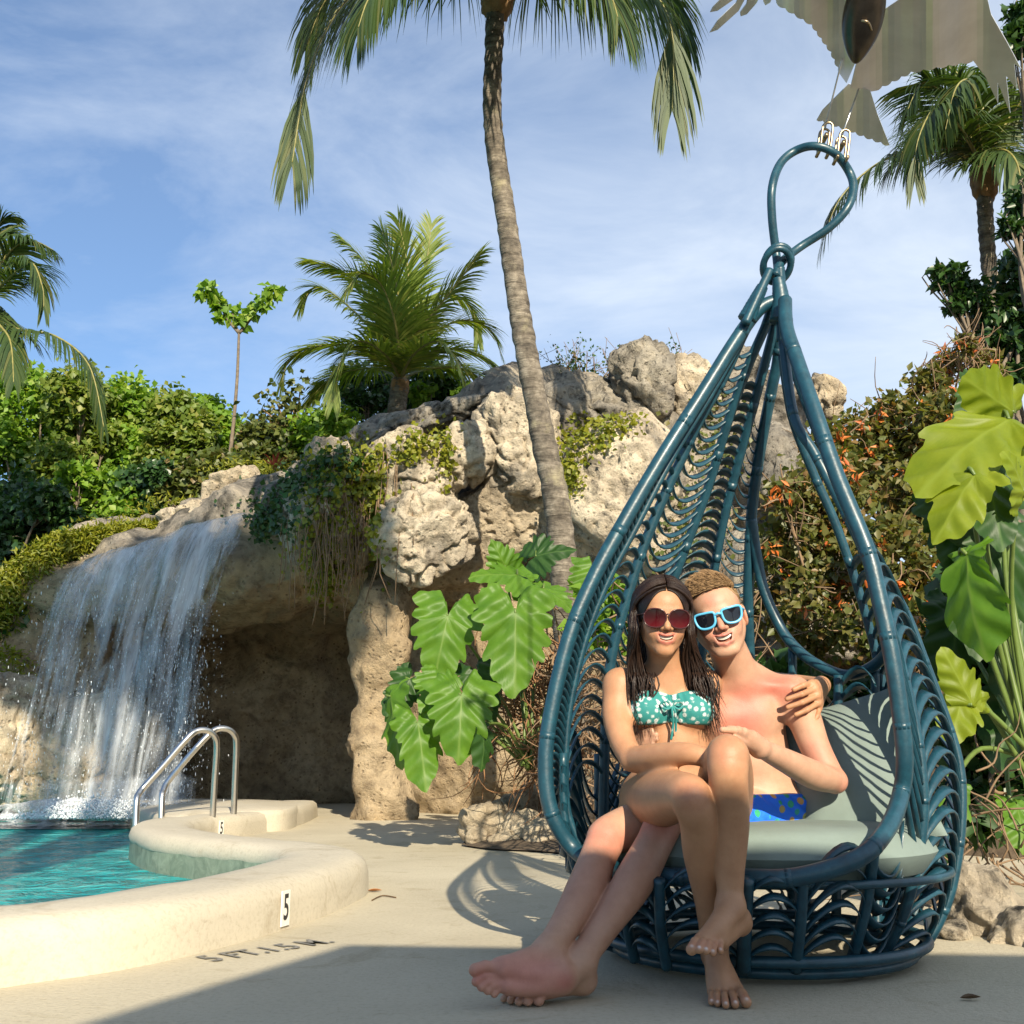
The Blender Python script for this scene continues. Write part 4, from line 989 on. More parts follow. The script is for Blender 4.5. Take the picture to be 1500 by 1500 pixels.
B.digits([[W(*q) for q in c] for c in fing], [(.0105, .0090, .0085), (.0105, .0088, .0080), (.0105, .0088, .0080), (.0100, .0082, .0076), (.0090, .0075, .0068)], 0.006, 0.01,
         base=[(wr, W(*k_), .023, .0125) for k_ in kn])
RL = [W(952, 1172, 3.44), W(972, 1169, 3.18), W(1006, 1165, 2.93), W(1016, 1178, 2.90), W(1024, 1205, 2.93), W(1030, 1250, 2.99), W(1038, 1318, 3.06), W(1044, 1380, 3.12)]
gl_ = B.limb(RL, (.092, .078, .057, .053, .050, .052, .038, .031), 0.025, 0.03)
LL = [W(1058, 1186, 3.46), W(1063, 1140, 3.18), W(1066, 1108, 2.92), W(1066, 1118, 2.88), W(1067, 1150, 2.89), W(1068, 1205, 2.94), W(1069, 1275, 2.96), W(1070, 1328, 2.96)]
B.limb(LL, (.090, .077, .056, .053, .050, .052, .038, .031), 0.025, 0.006)
B.limb([W(1044, 1380, 3.12), W(1047, 1402, 3.19)], (.034, .034), 0.015, 0.02)
B.limb([W(1046, 1385, 3.12), W(1054, 1425, 3.04), W(1060, 1447, 3.005)], (.034, .032, .024), 0.015, 0.02)
B.limb([W(1049, 1402, 3.16), W(1078, 1450, 3.005)], (.030, .020), 0.015, 0.02)
B.limb([W(1047, 1402, 3.16), W(1046, 1452, 3.01)], (.028, .018), 0.015, 0.02)
nt1 = [G(1042, 1468, .010), G(1051, 1470, .010), G(1063, 1472, .011), G(1077, 1471, .012), G(1093, 1468, .015)]
toes(B, nt1, [W(1042, 1452, 3.01), W(1050, 1452, 3.0), W(1060, 1452, 3.0), W(1070, 1451, 3.0), W(1081, 1450, 3.0)], (.0085, .009, .0095, .0105, .0140))
B.limb([W(1070, 1328, 2.96), W(1083, 1352, 3.02)], (.034, .033), 0.015, 0.02)
B.limb([W(1070, 1330, 2.95), W(1052, 1358, 2.90), W(1030, 1378, 2.86)], (.034, .030, .022), 0.015, 0.02)
B.limb([W(1082, 1350, 3.0), W(1056, 1380, 2.89)], (.030, .020), 0.015, 0.02)
nt2 = [W(1013, 1391, 2.81), W(1024, 1391, 2.80), W(1034, 1393, 2.805), W(1044, 1396, 2.815), W(1055, 1393, 2.84)]
toes(B, nt2, [W(1026, 1376, 2.865), W(1034, 1377, 2.86), W(1041, 1379, 2.86), W(1048, 1380, 2.87), W(1056, 1379, 2.885)], (.0140, .0102, .0098, .0092, .0085))
v, f = B.F.mesh(); v = smooth_mesh(v, f, 1)
col = np.tile((0.42, 0.222, 0.122), (len(v), 1))
col = blend(col, v, [Tg((s * .04, .07, -.035)) for s in (-1, 1)], 0.035, (0.46, 0.19, 0.12), 0.6)
col = blend(col, v, np.array(g_lips), 0.0105, (0.44, 0.125, 0.105), 0.6)
col = blend(col, v, [Tg((x_, .076, -.0675)) for x_ in (-.016, -.008, 0, .008, .016)], 0.0085, (0.12, 0.03, 0.03), 1.0)
col = blend(col, v, [W(1012, 1165, 2.86), W(1066, 1105, 2.84)], 0.07, (0.46, 0.19, 0.115), 0.6)
col = blend(col, v, [p + np.array((0, 0, .02)) for p in nt1 + nt2], 0.03, (0.46, 0.20, 0.13), 0.4)
col = blend(col, v, [p + np.array((0, -.007, .008)) for p in nt1 + nt2], 0.0075, (0.70, 0.62, 0.58), 0.9)
gp = person('person', 'young woman with long wet dark hair, round sunglasses and teal flowered bikini top', G(1000, 1450))
link('body', mesh_np('body', v, f, True, col), M_skin, gp)
M_teeth = plain('teeth', (0.50, 0.45, 0.37), 0.3, var=0.03); g_teeth.build('teeth', M_teeth, gp)
def shell(fld, off, region, name, mat, parent, disp=None):
    d = fld.f - off
    if disp is not None: d = d + disp
    h = smax(d, region, 0.004); v, f = surface_nets(h.astype(np.float32), fld.ax, fld.ay, fld.az)
    if len(v): return link(name, mesh_np(name, smooth_mesh(v, f, 1), f), mat, parent)
# bikini top and bottom
m, nt, b = nmat('flower_print'); co = nt.nodes.new('ShaderNodeNewGeometry').outputs['Position']
vo = nt.nodes.new('ShaderNodeTexVoronoi'); vo.inputs['Scale'].default_value = 58; vo.inputs['Randomness'].default_value = 0.75
wv_ = nt.nodes.new('ShaderNodeTexNoise'); wv_.inputs['Scale'].default_value = 120
va = nt.nodes.new('ShaderNodeVectorMath'); va.operation = 'MULTIPLY_ADD'; nt.links.new(wv_.outputs['Color'], va.inputs[0]); va.inputs[1].default_value = (.012, .012, .012); nt.links.new(co, va.inputs[2])
nt.links.new(va.outputs[0], vo.inputs['Vector'])
c = ramp(nt, vo.outputs['Distance'], [(0.10, (0.16, 0.07, 0.12)), (0.14, (0.58, 0.62, 0.60)), (0.36, (0.46, 0.56, 0.55)), (0.42, (0.02, 0.20, 0.19))])
nt.links.new(c, b.inputs['Base Color']); b.inputs['Roughness'].default_value = 0.75; M_flower = m
x, y, z = tf.ax[:, None, None], tf.ay[None, :, None], tf.az[None, None, :]
zt = W(985, 1011, 3.34)[2] - 0.012 * np.exp(-((x - W(984, 1000, 3.34)[0]) / 0.03) ** 2); zb = W(985, 1062, 3.34)[2] + 0.008 * np.exp(-((x - W(984, 1000, 3.34)[0]) / 0.035) ** 2)
shell(tf, 0.006, np.maximum(z - zt, zb - z) + 0 * y, 'bikini_top', M_flower, gp, 0.0025 * np.sin(x * 330 + z * 90) * np.exp(-((x - W(984, 1000, 3.34)[0]) / 0.03) ** 2) + 0 * y)
M_dk = plain('dark_swim', (0.02, 0.045, 0.05), 0.7)
shell(tf, 0.005, (z - W(985, 1140, 3.34)[2]) + 0 * x + 0 * y, 'bikini_bottom', M_dk, gp)
mb = MB(); k0 = W(985, 1034, 3.315)
mb.tube(spline([k0, k0 + (-.002, -.006, -.02), W(986, 1062, 3.325), W(983, 1084, 3.335)], 6), [.004] * 18 + [.003], 6)
mb.tube(spline([k0, k0 + (.006, -.006, -.016), W(990, 1058, 3.325), W(990, 1072, 3.335)], 6), .0035, 6)
for s in (-1, 1): mb.tube(spline([k0, k0 + (s * .018, -.006, .014), k0 + (s * .034, 0, .004), k0 + (s * .018, -.006, -.010), k0], 6), .0042, 6)
mb.build('bikini_tie', M_flower, gp)
mb = MB(); pts = []
for a in np.arange(20) / 20 * 2 * math.pi: pts.append(W(1204, 1004, 3.64) + np.array((.029 * math.cos(a) * .5, .029 * math.cos(a) * .6, .029 * math.sin(a))))
mb.tube(np.array(pts), .0022, 6, closed=True); mb.build('bracelet', M_white, gp)
# hair: cap following the skull, then long wet locks
def hairmat(name, a, c, rough):
    m, nt, b = nmat(name); g = nt.nodes.new('ShaderNodeNewGeometry'); nt.links.new(ramp(nt, g.outputs['Random Per Island'], [(0.0, a), (1.0, c)]), b.inputs['Base Color'])
    b.inputs['Roughness'].default_value = rough; b.inputs['Specular IOR Level'].default_value = 0.3
    mpn = nt.nodes.new('ShaderNodeMapping'); mpn.inputs['Scale'].default_value = (1, 1, .12); nt.links.new(g.outputs['Position'], mpn.inputs[0]); bump(nt, b, noise_tex(nt, 420, 3, .6, mpn.outputs[0]), .6, .003); return m
M_hair = hairmat('dark_brown_hair', (0.008, 0.004, 0.003), (0.028, 0.0145, 0.009), 0.42)
hfld = Field(g.ax, g.ay, g.az); hfld.f = hf
def local(fld, Hc, M, sc):
    X, Y, Z = fld.ax[:, None, None] - Hc[0], fld.ay[None, :, None] - Hc[1], fld.az[None, None, :] - Hc[2]
    return [(M[0, e] * X + M[1, e] * Y + M[2, e] * Z) / sc for e in range(3)]
lx, ly, lz = local(hfld, gH, gM, gS)
hw = 0.061 - 0.045 * np.clip((lz - .010) / .070, 0, 1.3) ** 1.5
face = np.maximum(lz - (.076 - .096 * (np.abs(lx) / .070) ** 2.5), .016 - ly)
reg = np.maximum(-face, -(lz + .075)); reg = np.maximum(reg, np.where((lz > .05) & (ly > -.02), .0013 - np.abs(lx), -1.0))
shell(hfld, 0.0045, reg.astype(np.float32), 'hair_cap', M_hair, gp)
mb = MB(); rnd = random.Random(5)
def lock(P, r0, n=14):
    q = resample(spline(P, 6), n); t = np.linspace(0, 1, n)
    j = rnd.uniform(0, 9); q[:, 0] += .0065 * np.sin(t * rnd.uniform(6, 12) + j) * t; q[:, 1] += .0055 * np.cos(t * rnd.uniform(6, 12) + j) * t
    mb.tube(q, r0 * np.clip(np.minimum(1, .55 + t * 3) * (1.0 - t ** 1.8), .06, 1), 6)
def skull(d, off=.012):
    d = np.array(d, float); d /= np.linalg.norm(d); return Tg(np.array((0, -.016, .030)) + d * (np.array((.074, .094, .082)) + off))
for i in range(330):
    a = R(rnd.uniform(-75, 53))
    for sd in (1, -1):
        dp = rnd.random(); dx = rnd.uniform(-1, 1); k = rnd.random()
        d0 = np.array((sd * .02, math.sin(a), math.cos(a))); d1 = np.array((sd * 1.0, .25 * math.sin(a) - .05, -.12))
        P = [skull(d0 * (1 - t) + d1 * t, .010 + .010 * dp) for t in (0, .3, .6, 1.0)]
        fy = .016 + .022 * (rnd.random() + math.sin(a) * (a > 0))
        if sd > 0:
            P += [Tg((.078 + .020 * dp, fy - .02 * dp, -.050)), W(930 + 10 * dx, 972, 3.35 + .05 * dp), W(942 + dx * 20 + 10 * dp, 1010 + rnd.uniform(0, 80), 3.345 + .05 * dp - .012 * abs(dx))]
        else:
            P += [Tg((-.076 - .018 * dp, fy - .02 * dp, -.050)), W(1006 + 18 * k + 6 * dx, 972, 3.35 + .05 * dp), W(1024 + 28 * k + dx * 14, 1012 + rnd.uniform(0, 78), 3.365 + .04 * dp)]
        lock(P, rnd.uniform(.0022, .0058), 20)
for i in range(60):                                            # hair hanging behind the neck
    x = rnd.uniform(928, 1018); lock([skull((rnd.uniform(-.9, .9), -.7, rnd.uniform(-.5, .3)), .008), W(x, 950, 3.43), W(x + rnd.uniform(-8, 8), 995, 3.43), W(x + rnd.uniform(-8, 8), 1020, 3.50)], rnd.uniform(.005, .008), 10)
for i in range(40):                                            # loose ends
    s = rnd.choice((0, 1)); a = W((938, 1030)[s] + rnd.uniform(-16, 22), 985, 3.34); lock([a, a + (rnd.uniform(-.01, .02), -.01, -.05), W((945, 1044)[s] + rnd.uniform(-22, 16), 1040 + rnd.uniform(0, 40), 3.335)], rnd.uniform(.0015, .003), 9)
mb.build('hair', M_hair, gp)
# sunglasses
def glasses(T, sc, parent, shape, cx, cz, cyf, fmat, lmat, tr_, name='sunglasses', templez=.0):
    mb = MB(); L = []
    for s in (-1, 1):
        pts = [T((s * (cx + p[0]), cyf - 3.2 * (abs(cx + p[0])) ** 2, cz + p[1])) for p in shape]
        mb.tube(np.array(pts), tr_, 8, closed=True); L.append(pts)
        mb.tube(spline([T((s * (cx + max(q[0] for q in shape)), cyf - 3.2 * (cx + .03) ** 2, cz + .012)), T((s * .078, .045, cz + .010)), T((s * .0785, -.012, cz + .008))], 6), tr_ * .8, 6)
    xi = cx + min(q[0] for q in shape)
    mb.tube(spline([T((-xi, cyf, cz + .010)), T((0, cyf + .003, cz + .013)), T((xi, cyf, cz + .010))], 6), tr_ * 1.0, 8)
    fr_ = mb.build(name, fmat, parent)
    for pts in L:
        c = np.mean(pts, 0); n = len(pts); o = MB(); bul = np.array(T((0, .003, 0))) - np.array(T((0, 0, 0)))
        o.add([c + bul] + pts, [(0, 1 + i, 1 + (i + 1) % n) for i in range(n)]); o.build('lens', lmat, fr_)
m, nt, b = nmat('wine_lens'); at = nt.nodes.new('ShaderNodeTexCoord'); sp_ = nt.nodes.new('ShaderNodeSeparateXYZ'); nt.links.new(at.outputs['Generated'], sp_.inputs[0])
c = ramp(nt, sp_.outputs[2], [(0.0, (0.085, 0.006, 0.010)), (0.55, (0.030, 0.003, 0.005)), (0.95, (0.012, 0.006, 0.006))]); nt.links.new(c, b.inputs['Base Color']); b.inputs['Roughness'].default_value = 0.06; M_wine = m
M_tort = plain('dark_frame', (0.045, 0.012, 0.012), 0.2)
th_ = np.arange(28) / 28 * 2 * math.pi
rnd_shape = [(.0325 * math.cos(a), .0295 * math.sin(a) + .0015 * math.sin(3 * a)) for a in th_]
glasses(Tg, gS, gp, rnd_shape, .0365, -.008, .1045, M_tort, M_wine, .0024)

# ------------------------------------------------------------------ the man
bH = W(1051, 905, 3.45); bM = frame_head(-10, 4, -13); bS = 1.06
B = Body((-0.25, 2.72, -0.01), (1.22, 3.98, 1.26), [(bH[0] - .09, bH[0] + .09), (0, 0), (bH[2] - .14, bH[2] + .09)])
g = B.group([W(990, 830, 3.4), W(1180, 1230, 3.6)], 0.15)
Tb, b_teeth, b_lips, bw = head(g, bH, bM, bS, True)
hfb = g.f.copy()
g.put(g.cone(Tb((0, -.022, -.060)), W(1087, 1000, 3.56), 0.058, 0.064), 0.03)
torso = B.group([W(990, 830, 3.4), W(1180, 1230, 3.6)], 0.15)
for a, b, ra, rb in ((W(1160, 1017, 3.55), W(1092, 1006, 3.59), .052, .068), (W(1092, 1006, 3.59), W(1030, 1016, 3.62), .068, .05)): torso.put(torso.cone(a, b, ra, rb), 0.035)
torso.put(torso.ell(W(1083, 1062, 3.60), (.145, .105, .190), rotm(0, 6, 0)), 0.05)
torso.put(torso.ell(W(1102, 1132, 3.60), (.128, .100, .140), rotm(0, 8, 0)), 0.06)
torso.put(torso.ell(W(1120, 1188, 3.60), (.158, .120, .100)), 0.05)
for x, y_ in ((1112, 1050), (1062, 1052)): torso.put(torso.ell(W(x, y_, 3.528), (.062, .036, .052)), 0.04)
torso.put(torso.cone(W(1094, 1003, 3.515), W(1155, 1006, 3.505), .009, .012), 0.025)
torso.put(torso.cone(W(1082, 1003, 3.515), W(1040, 1008, 3.54), .009, .012), 0.025)
torso.put(torso.ell(W(1089, 1007, 3.50), (.013, .014, .013)), 0.02, '-')
tb = Field(torso.ax, torso.ay, torso.az); tb.f = torso.f.copy()
torso.f = smin(torso.f, g.f, 0.04); B.merge(torso, 0.0)
B.limb([W(1163, 1018, 3.54), W(1176, 1046, 3.52), W(1193, 1092, 3.46), W(1212, 1128, 3.42), W(1223, 1144, 3.40)], (.055, .053, .046, .040, .036), 0.02, 0.035)
B.limb([W(1223, 1144, 3.40), W(1192, 1135, 3.31), W(1150, 1114, 3.20), W(1112, 1095, 3.10)], (.036, .042, .034, .025), 0.02, 0.010)
wr = W(1112, 1095, 3.10)
fing = [[(1092, 1088, 3.05), (1076, 1083, 2.985), (1064, 1086, 2.955)], [(1094, 1080, 3.04), (1076, 1070, 2.985), (1058, 1069, 2.965)], [(1098, 1078, 3.05), (1082, 1069, 3.00), (1067, 1067, 2.985)], [(1102, 1078, 3.06), (1090, 1071, 3.02), (1077, 1070, 3.01)], [(1105, 1081, 3.08), (1096, 1076, 3.05), (1087, 1075, 3.035)]]
B.digits([[W(*q) for q in c] for c in fing], [(.012, .0105, .0095), (.011, .0095, .0085), (.011, .0095, .0085), (.011, .0095, .0085), (.010, .0085, .0078)], 0.006, 0.012,
         base=[(wr, W(*c[0]), .022, .014) for c in fing])
B.limb([W(1030, 1018, 3.64), W(985, 1055, 3.68), W(945, 1085, 3.66), W(925, 1096, 3.52), W(930, 1090, 3.44)], (.05, .042, .036, .028, .024), 0.02, 0.03)
fing = [[(934, 1078, 3.41), (944, 1070, 3.375), (955, 1070, 3.352)], [(934, 1082, 3.41), (946, 1076, 3.37), (961, 1076, 3.344)], [(933, 1087, 3.41), (946, 1083, 3.37), (961, 1083, 3.346)], [(932, 1092, 3.41), (944, 1090, 3.375), (956, 1089, 3.352)]]
B.digits([[W(*q) for q in c] for c in fing], [(.0105, .0095, .0085)] * 4, 0.006, 0.012, base=[(W(930, 1090, 3.44), W(*c[0]), .020, .013) for c in fing])
thR = [W(1052, 1198, 3.54), W(965, 1203, 3.40), W(896, 1222, 3.28)]; thL = [W(1118, 1196, 3.58), W(1048, 1196, 3.42), W(978, 1200, 3.26)]
B.limb(thR + [W(884, 1238, 3.25), W(874, 1262, 3.21), W(858, 1305, 3.13), W(830, 1352, 3.05), W(803, 1392, 2.985)], (.095, .078, .057, .053, .051, .055, .042, .035), 0.025, 0.03)
B.limb(thL + [W(968, 1215, 3.23), W(956, 1240, 3.20), W(928, 1292, 3.13), W(886, 1355, 3.06), W(850, 1408, 3.01)], (.095, .078, .056, .053, .051, .054, .041, .034), 0.025, 0.008)
# upper foot, its sole turned to the viewer
B.limb([W(803, 1392, 2.985), W(822, 1425, 2.97)], (.034, .037), 0.015, 0.02)
B.limb([W(822, 1427, 2.96), W(780, 1428, 2.93), W(738, 1420, 2.905)], (.036, .029, .025), 0.02, 0.012)
B.limb([W(800, 1396, 2.98), W(760, 1408, 2.93), W(728, 1415, 2.91)], (.031, .024, .018), 0.02, 0.02)
B.limb([W(825, 1437, 2.96), W(780, 1446, 2.925), W(744, 1444, 2.905)], (.031, .024, .023), 0.02, 0.012)
toes(B, [W(696, 1421, 2.885), W(697, 1438, 2.88), W(705, 1446, 2.88), W(714, 1451, 2.885), W(724, 1456, 2.89)], [W(728, 1418, 2.90), W(724, 1429, 2.895), W(728, 1436, 2.895), W(733, 1442, 2.895), W(738, 1447, 2.90)], (.0165, .0115, .0112, .0108, .0098))
# lower foot flat on the deck
B.limb([W(850, 1408, 3.01), W(854, 1434, 3.04)], (.039, .036), 0.015, 0.02)
B.limb([W(850, 1412, 3.01), W(815, 1440, 2.97), W(788, 1452, 2.965)], (.036, .030, .024), 0.015, 0.02)
B.limb([W(852, 1436, 3.03), W(805, 1446, 3.0), W(768, 1453, 2.985)], (.034, .026, .022), 0.015, 0.02)
lt = [G(738, 1463, .010), G(748, 1465, .011), G(760, 1467, .012), G(773, 1467, .013), G(789, 1465, .0155)]
toes(B, lt, [W(762, 1452, 2.99), W(768, 1452, 2.985), W(776, 1452, 2.98), W(786, 1452, 2.975), W(797, 1452, 2.98)], (.0098, .0105, .011, .0118, .0145))
v, f = B.F.mesh(); v = smooth_mesh(v, f, 1)
col = np.tile((0.47, 0.275, 0.185), (len(v), 1)); red = (0.50, 0.135, 0.10); pink = (0.50, 0.19, 0.135)
col = blend(col, v, [W(1092, 1035, 3.48), W(1085, 1060, 3.48)], 0.125, red, 0.75)
col = blend(col, v, [W(1140, 1000, 3.50), W(1120, 1005, 3.50), W(1165, 1015, 3.50)], 0.085, red, 0.6)
col = blend(col, v, [W(1200, 1105, 3.42), W(1228, 1150, 3.40)], 0.09, pink, 0.7)
col = blend(col, v, [W(888, 1230, 3.22), W(970, 1205, 3.2)], 0.10, red, 0.7)
col = blend(col, v, [W(x_, y_, 3.1) for x_, y_ in ((870, 1270), (850, 1320), (820, 1370), (940, 1270), (900, 1330), (860, 1390))], 0.16, (0.40, 0.20, 0.135), 0.6)  # pinkish tan on the shins, darkened so the shade on them reads deeper
col = blend(col, v, [W(800, 1430, 2.93), W(735, 1430, 2.88), W(770, 1430, 2.9)], 0.10, (0.46, 0.17, 0.14), 0.6)
col = blend(col, v, [W(700, 1430, 2.88), W(830, 1440, 2.92)], 0.05, (0.40, 0.11, 0.09), 0.6)
col = blend(col, v, [Tb((s * .04, .072, -.034)) for s in (-1, 1)] + [Tb((0, .108, -.03)), Tb((0, .08, .05))], 0.045, (0.50, 0.18, 0.13), 0.6)
col = blend(col, v, [Tb((s * .08, -.01, -.01)) for s in (-1, 1)], 0.04, red, 0.6)
col = blend(col, v, np.array(b_lips), 0.0105, (0.50, 0.165, 0.14), 0.6)
col = blend(col, v, [Tb((x_, .076, -.0705)) for x_ in (-.018, -.009, 0, .009, .018)], 0.0105, (0.22, 0.045, 0.04), 1.0)
col = blend(col, v, [W(1111, 1081, 3.49)], 0.024, (0.38, 0.14, 0.10), 1.0)
bp_ = person('person', 'shirtless young man with blue sunglasses and blue swim trunks, arm round the woman', G(1130, 1440))
link('body', mesh_np('body', v, f, True, col), M_skin, bp_); b_teeth.build('teeth', M_teeth, bp_)
# trunks
m, nt, b = nmat('blue_trunks'); co = nt.nodes.new('ShaderNodeNewGeometry').outputs['Position']
vo = nt.nodes.new('ShaderNodeTexVoronoi'); vo.inputs['Scale'].default_value = 30; nt.links.new(co, vo.inputs['Vector'])
cs = ramp(nt, vo.outputs['Distance'], [(0.32, (1, 1, 1)), (0.38, (0, 0, 0))])
hue = ramp(nt, vo.outputs['Color'], [(0.3, (0.02, 0.32, 0.30)), (0.62, (0.03, 0.34, 0.16)), (0.78, (0.50, 0.30, 0.10))])
c = mixc(nt, cs, (0.012, 0.16, 0.90), hue); nt.links.new(c, b.inputs['Base Color']); b.inputs['Roughness'].default_value = 0.7
bump(nt, b, noise_tex(nt, 22, 3, 0.5, co), 0.5, 0.02); M_trunks = m
tr_ = Field(tb.ax, tb.ay, tb.az); tr_.f = tb.f.copy()
for th in (thR, thL): tr_.chain([th[0], th[1]], (.106, .094), 0.03)
x, y, z = tr_.ax[:, None, None], tr_.ay[None, :, None], tr_.az[None, None, :]
reg = np.maximum(z - (W(1130, 1163, 3.5)[2]) - .10 * (x - .75) * 0, W(1040, 1200, 3.4)[0] - x) + 0 * y
shell(tr_, 0.010, reg.astype(np.float32), 'swim_trunks', M_trunks, bp_, 0.004 * np.sin(x * 95 + z * 40) * np.sin(y * 60 + z * 90))
# short hair
M_bh = hairmat('light_brown_hair', (0.13, 0.075, 0.034), (0.38, 0.24, 0.12), 0.5)
hfld = Field(g.ax, g.ay, g.az); hfld.f = hfb
lx, ly, lz = local(hfld, bH, bM, bS)
line = .080 - 1.3 * np.clip(np.abs(lx) - .045, 0, 1) - .45 * np.clip(.03 - ly, 0, 1) - 1.1 * np.clip(-.01 - ly, 0, 1)
reg = np.maximum(line - lz, -(lz + .085))
shell(hfld, 0.0016, reg.astype(np.float32), 'hair_cap', M_bh, bp_)
mb = MB(); rnd = random.Random(9)
cen = []
for i in range(8000):
    if i % 8 == 0:
        a = rnd.uniform(0, 2 * math.pi); z0 = rnd.uniform(.2, 1); cen = (a, z0)
    a = cen[0] + rnd.gauss(0, .11); z0 = min(.999, cen[1] + rnd.gauss(0, .05))
    d = np.array((math.cos(a) * math.sqrt(1 - z0 * z0), math.sin(a) * math.sqrt(1 - z0 * z0), z0))
    p = np.array((0, -.012, .036)) + d * np.array((.076, .094, .080))
    if p[1] > .03 and p[2] < .076: continue
    if p[2] < .077 - 1.3 * max(0, abs(p[0]) - .045) - .45 * max(0, .03 - p[1]) - 1.1 * max(0, -.01 - p[1]): continue
    top = max(0, (p[2] - .06) / .05)
    comb = np.array((.75 + .12 * rnd.uniform(-1, 1), .45 + .18 * rnd.uniform(-1, 1), .15)) ; comb = comb - d * (comb @ d); comb /= np.linalg.norm(comb) + 1e-6
    if top < .25: comb = np.array((0, -.5, -.8))
    L = .010 + .034 * min(1, top) * rnd.uniform(.6, 1.25)
    P = [Tb(p - d * .004), Tb(p + d * (.005 + .016 * min(1, top)) + comb * L * .40), Tb(p + d * (.004 + (.016 + .012 * (p[1] > .02)) * min(1, top) * rnd.uniform(.5, 1.4)) + comb * L)]
    mb.tube(spline(P, 3), [.0010, .0012, .0012, .0011, .0009, .0007, .0003], 3)
mb.build('hair', M_bh, bp_)
M_blue = plain('sky_blue_plastic', (0.10, 0.42, 0.68), 0.3, var=0.04); M_wine.node_tree.nodes['Principled BSDF'].inputs['Specular IOR Level'].default_value = 0.2; M_lens = plain('black_lens', (0.006, 0.007, 0.012), 0.05, var=0.1)
wf_shape = [(-.0265, .014), (-.0225, .0195), (-.010, .0215), (.004, .022), (.018, .0225), (.0275, .0205), (.0310, .014), (.0300, .002), (.0265, -.010), (.0195, -.0185), (.008, -.0225), (-.005, -.0225), (-.016, -.0190), (-.0235, -.010), (-.0260, .002)]
wf_shape = [tuple(p[:2]) for p in spline([(x, z, 0) for x, z in wf_shape], 3, True)]
glasses(Tb, bS, bp_, wf_shape, .0370, -.006, .1045, M_blue, M_lens, .0040)
# ================================================================== VEGETATION
from mathutils.bvhtree import BVHTree
_v, _f, _o = [], [], 0
for v, f in ROCKS: _v.append(v); _f += [tuple(int(i) + _o for i in q) for q in f]; _o += len(v)
BVH = BVHTree.FromPolygons([tuple(p) for p in np.concatenate(_v)], _f)
def rockhit(px, py):
    d = Vector(ray(px, py)).normalized(); h, n, _, _ = BVH.ray_cast(Vector((0, 0, CAMZ)), d, 60); return (np.array(h), np.array(n)) if h is not None else (None, None)
npr = np.random.RandomState(11)
def leaves(P, size, up=0.5, asp=0.42, nrm=None, drop=0.0):
    """small folded leaves at points P -> verts, tris"""
    n = len(P); P = np.asarray(P); sz = np.broadcast_to(size, (n,)) * npr.uniform(.65, 1.3, n)
    d = npr.normal(size=(n, 3)); d[:, 2] -= drop; d /= np.linalg.norm(d, axis=1)[:, None]
    nn = npr.normal(size=(n, 3)) * (1 - up * .6); nn[:, 2] += up * 1.3; nn[:, 1] -= up * .9
    if nrm is not None: nn = nn * .7 + nrm
    nn -= d * (nn * d).sum(1)[:, None]; nn /= np.linalg.norm(nn, axis=1)[:, None] + 1e-9
    s = np.cross(nn, d)
    k = sz[:, None]
    b = P; t = P + d * k - nn * k * .12; m = P + d * k * .5 + nn * 0
    L = P + d * k * .42 + s * k * asp + nn * k * .10; Rr_ = P + d * k * .42 - s * k * asp + nn * k * .10
    v = np.stack([b, L, t, Rr_], 1).reshape(-1, 3); i = np.arange(n)[:, None] * 4
    f = np.concatenate([i + np.array([[0, 2, 1]]), i + np.array([[0, 3, 2]])]); return v, f
def inball(n, c, r, shell=0.6):
    d = npr.normal(size=(n, 3)); d /= np.linalg.norm(d, axis=1)[:, None]
    return np.asarray(c) + d * np.asarray(r) * (shell + (1 - shell) * npr.rand(n) ** .5)[:, None] * npr.uniform(.75, 1.05, (n, 1))
M_bark = plain('grey_bark', (0.16, 0.125, 0.09), 0.9, var=0.4, scale=18, bstr=0.6, bscale=40)
M_twig = plain('dry_twig', (0.20, 0.13, 0.075), 0.9, var=0.4, scale=12)
M_root = plain('red_brown_root', (0.24, 0.125, 0.06), 0.9, var=0.4, scale=12)
def tree(name, label, cat, base, clumps, n, size, mat, group=None, up=.5, limb=.05, trunkmat=None, per=14, sub=.30, asp=.42, drop=0.2, crown='crown'):
    """clumps: list of (centre, radius) -> trunk, limbs and a crown of leaf bunches"""
    t = thing(name, label, cat, base, group); base = np.asarray(base, float); cs = np.array([c for c, _ in clumps]); mid = cs.mean(0)
    mb = MB(); fork = base * .45 + mid * .55; fork[2] = base[2] + (mid[2] - base[2]) * .45
    mb.tube(spline([base, (base + fork) / 2 + npr.normal(size=3) * .04, fork], 6), np.linspace(limb * 1.6, limb, 13), 8)
    for c, r in clumps:
        m_ = (fork + c) / 2 + npr.normal(size=3) * .12; mb.tube(spline([fork, m_, c], 5), np.linspace(limb * .8, limb * .2, 11), 6)
        for k in range(5):
            e = inball(1, c, r)[0]; mb.tube(spline([c * .6 + m_ * .4, (c + e) / 2 + npr.normal(size=3) * .06, e], 3), np.linspace(limb * .25, limb * .06, 7), 4)
    mb.build('trunk', trunkmat or M_bark, t)
    tot = sum(np.mean(r) ** 2 for _, r in clumps); V, F, o = [], [], 0
    for c, r in clumps:
        m_ = int(n * np.mean(r) ** 2 / tot); nb = max(3, m_ // per)
        bc_ = inball(nb, c, r, .55); P = np.repeat(bc_, per, 0) + npr.normal(size=(nb * per, 3)) * np.mean(r) * sub * .5
        v, f = leaves(P, size, up, asp, None, drop); V.append(v); F.append(f + o); o += len(v)
    link(crown, mesh_np(crown, np.concatenate(V), np.concatenate(F)), mat, t); return t
def clump(px, py, r, Y, sq=.85, dz=1.0):
    c = W(px, py, Y); s = r / ppm(Y, c[2]); return (c, np.array((s, s * dz, s * sq)))
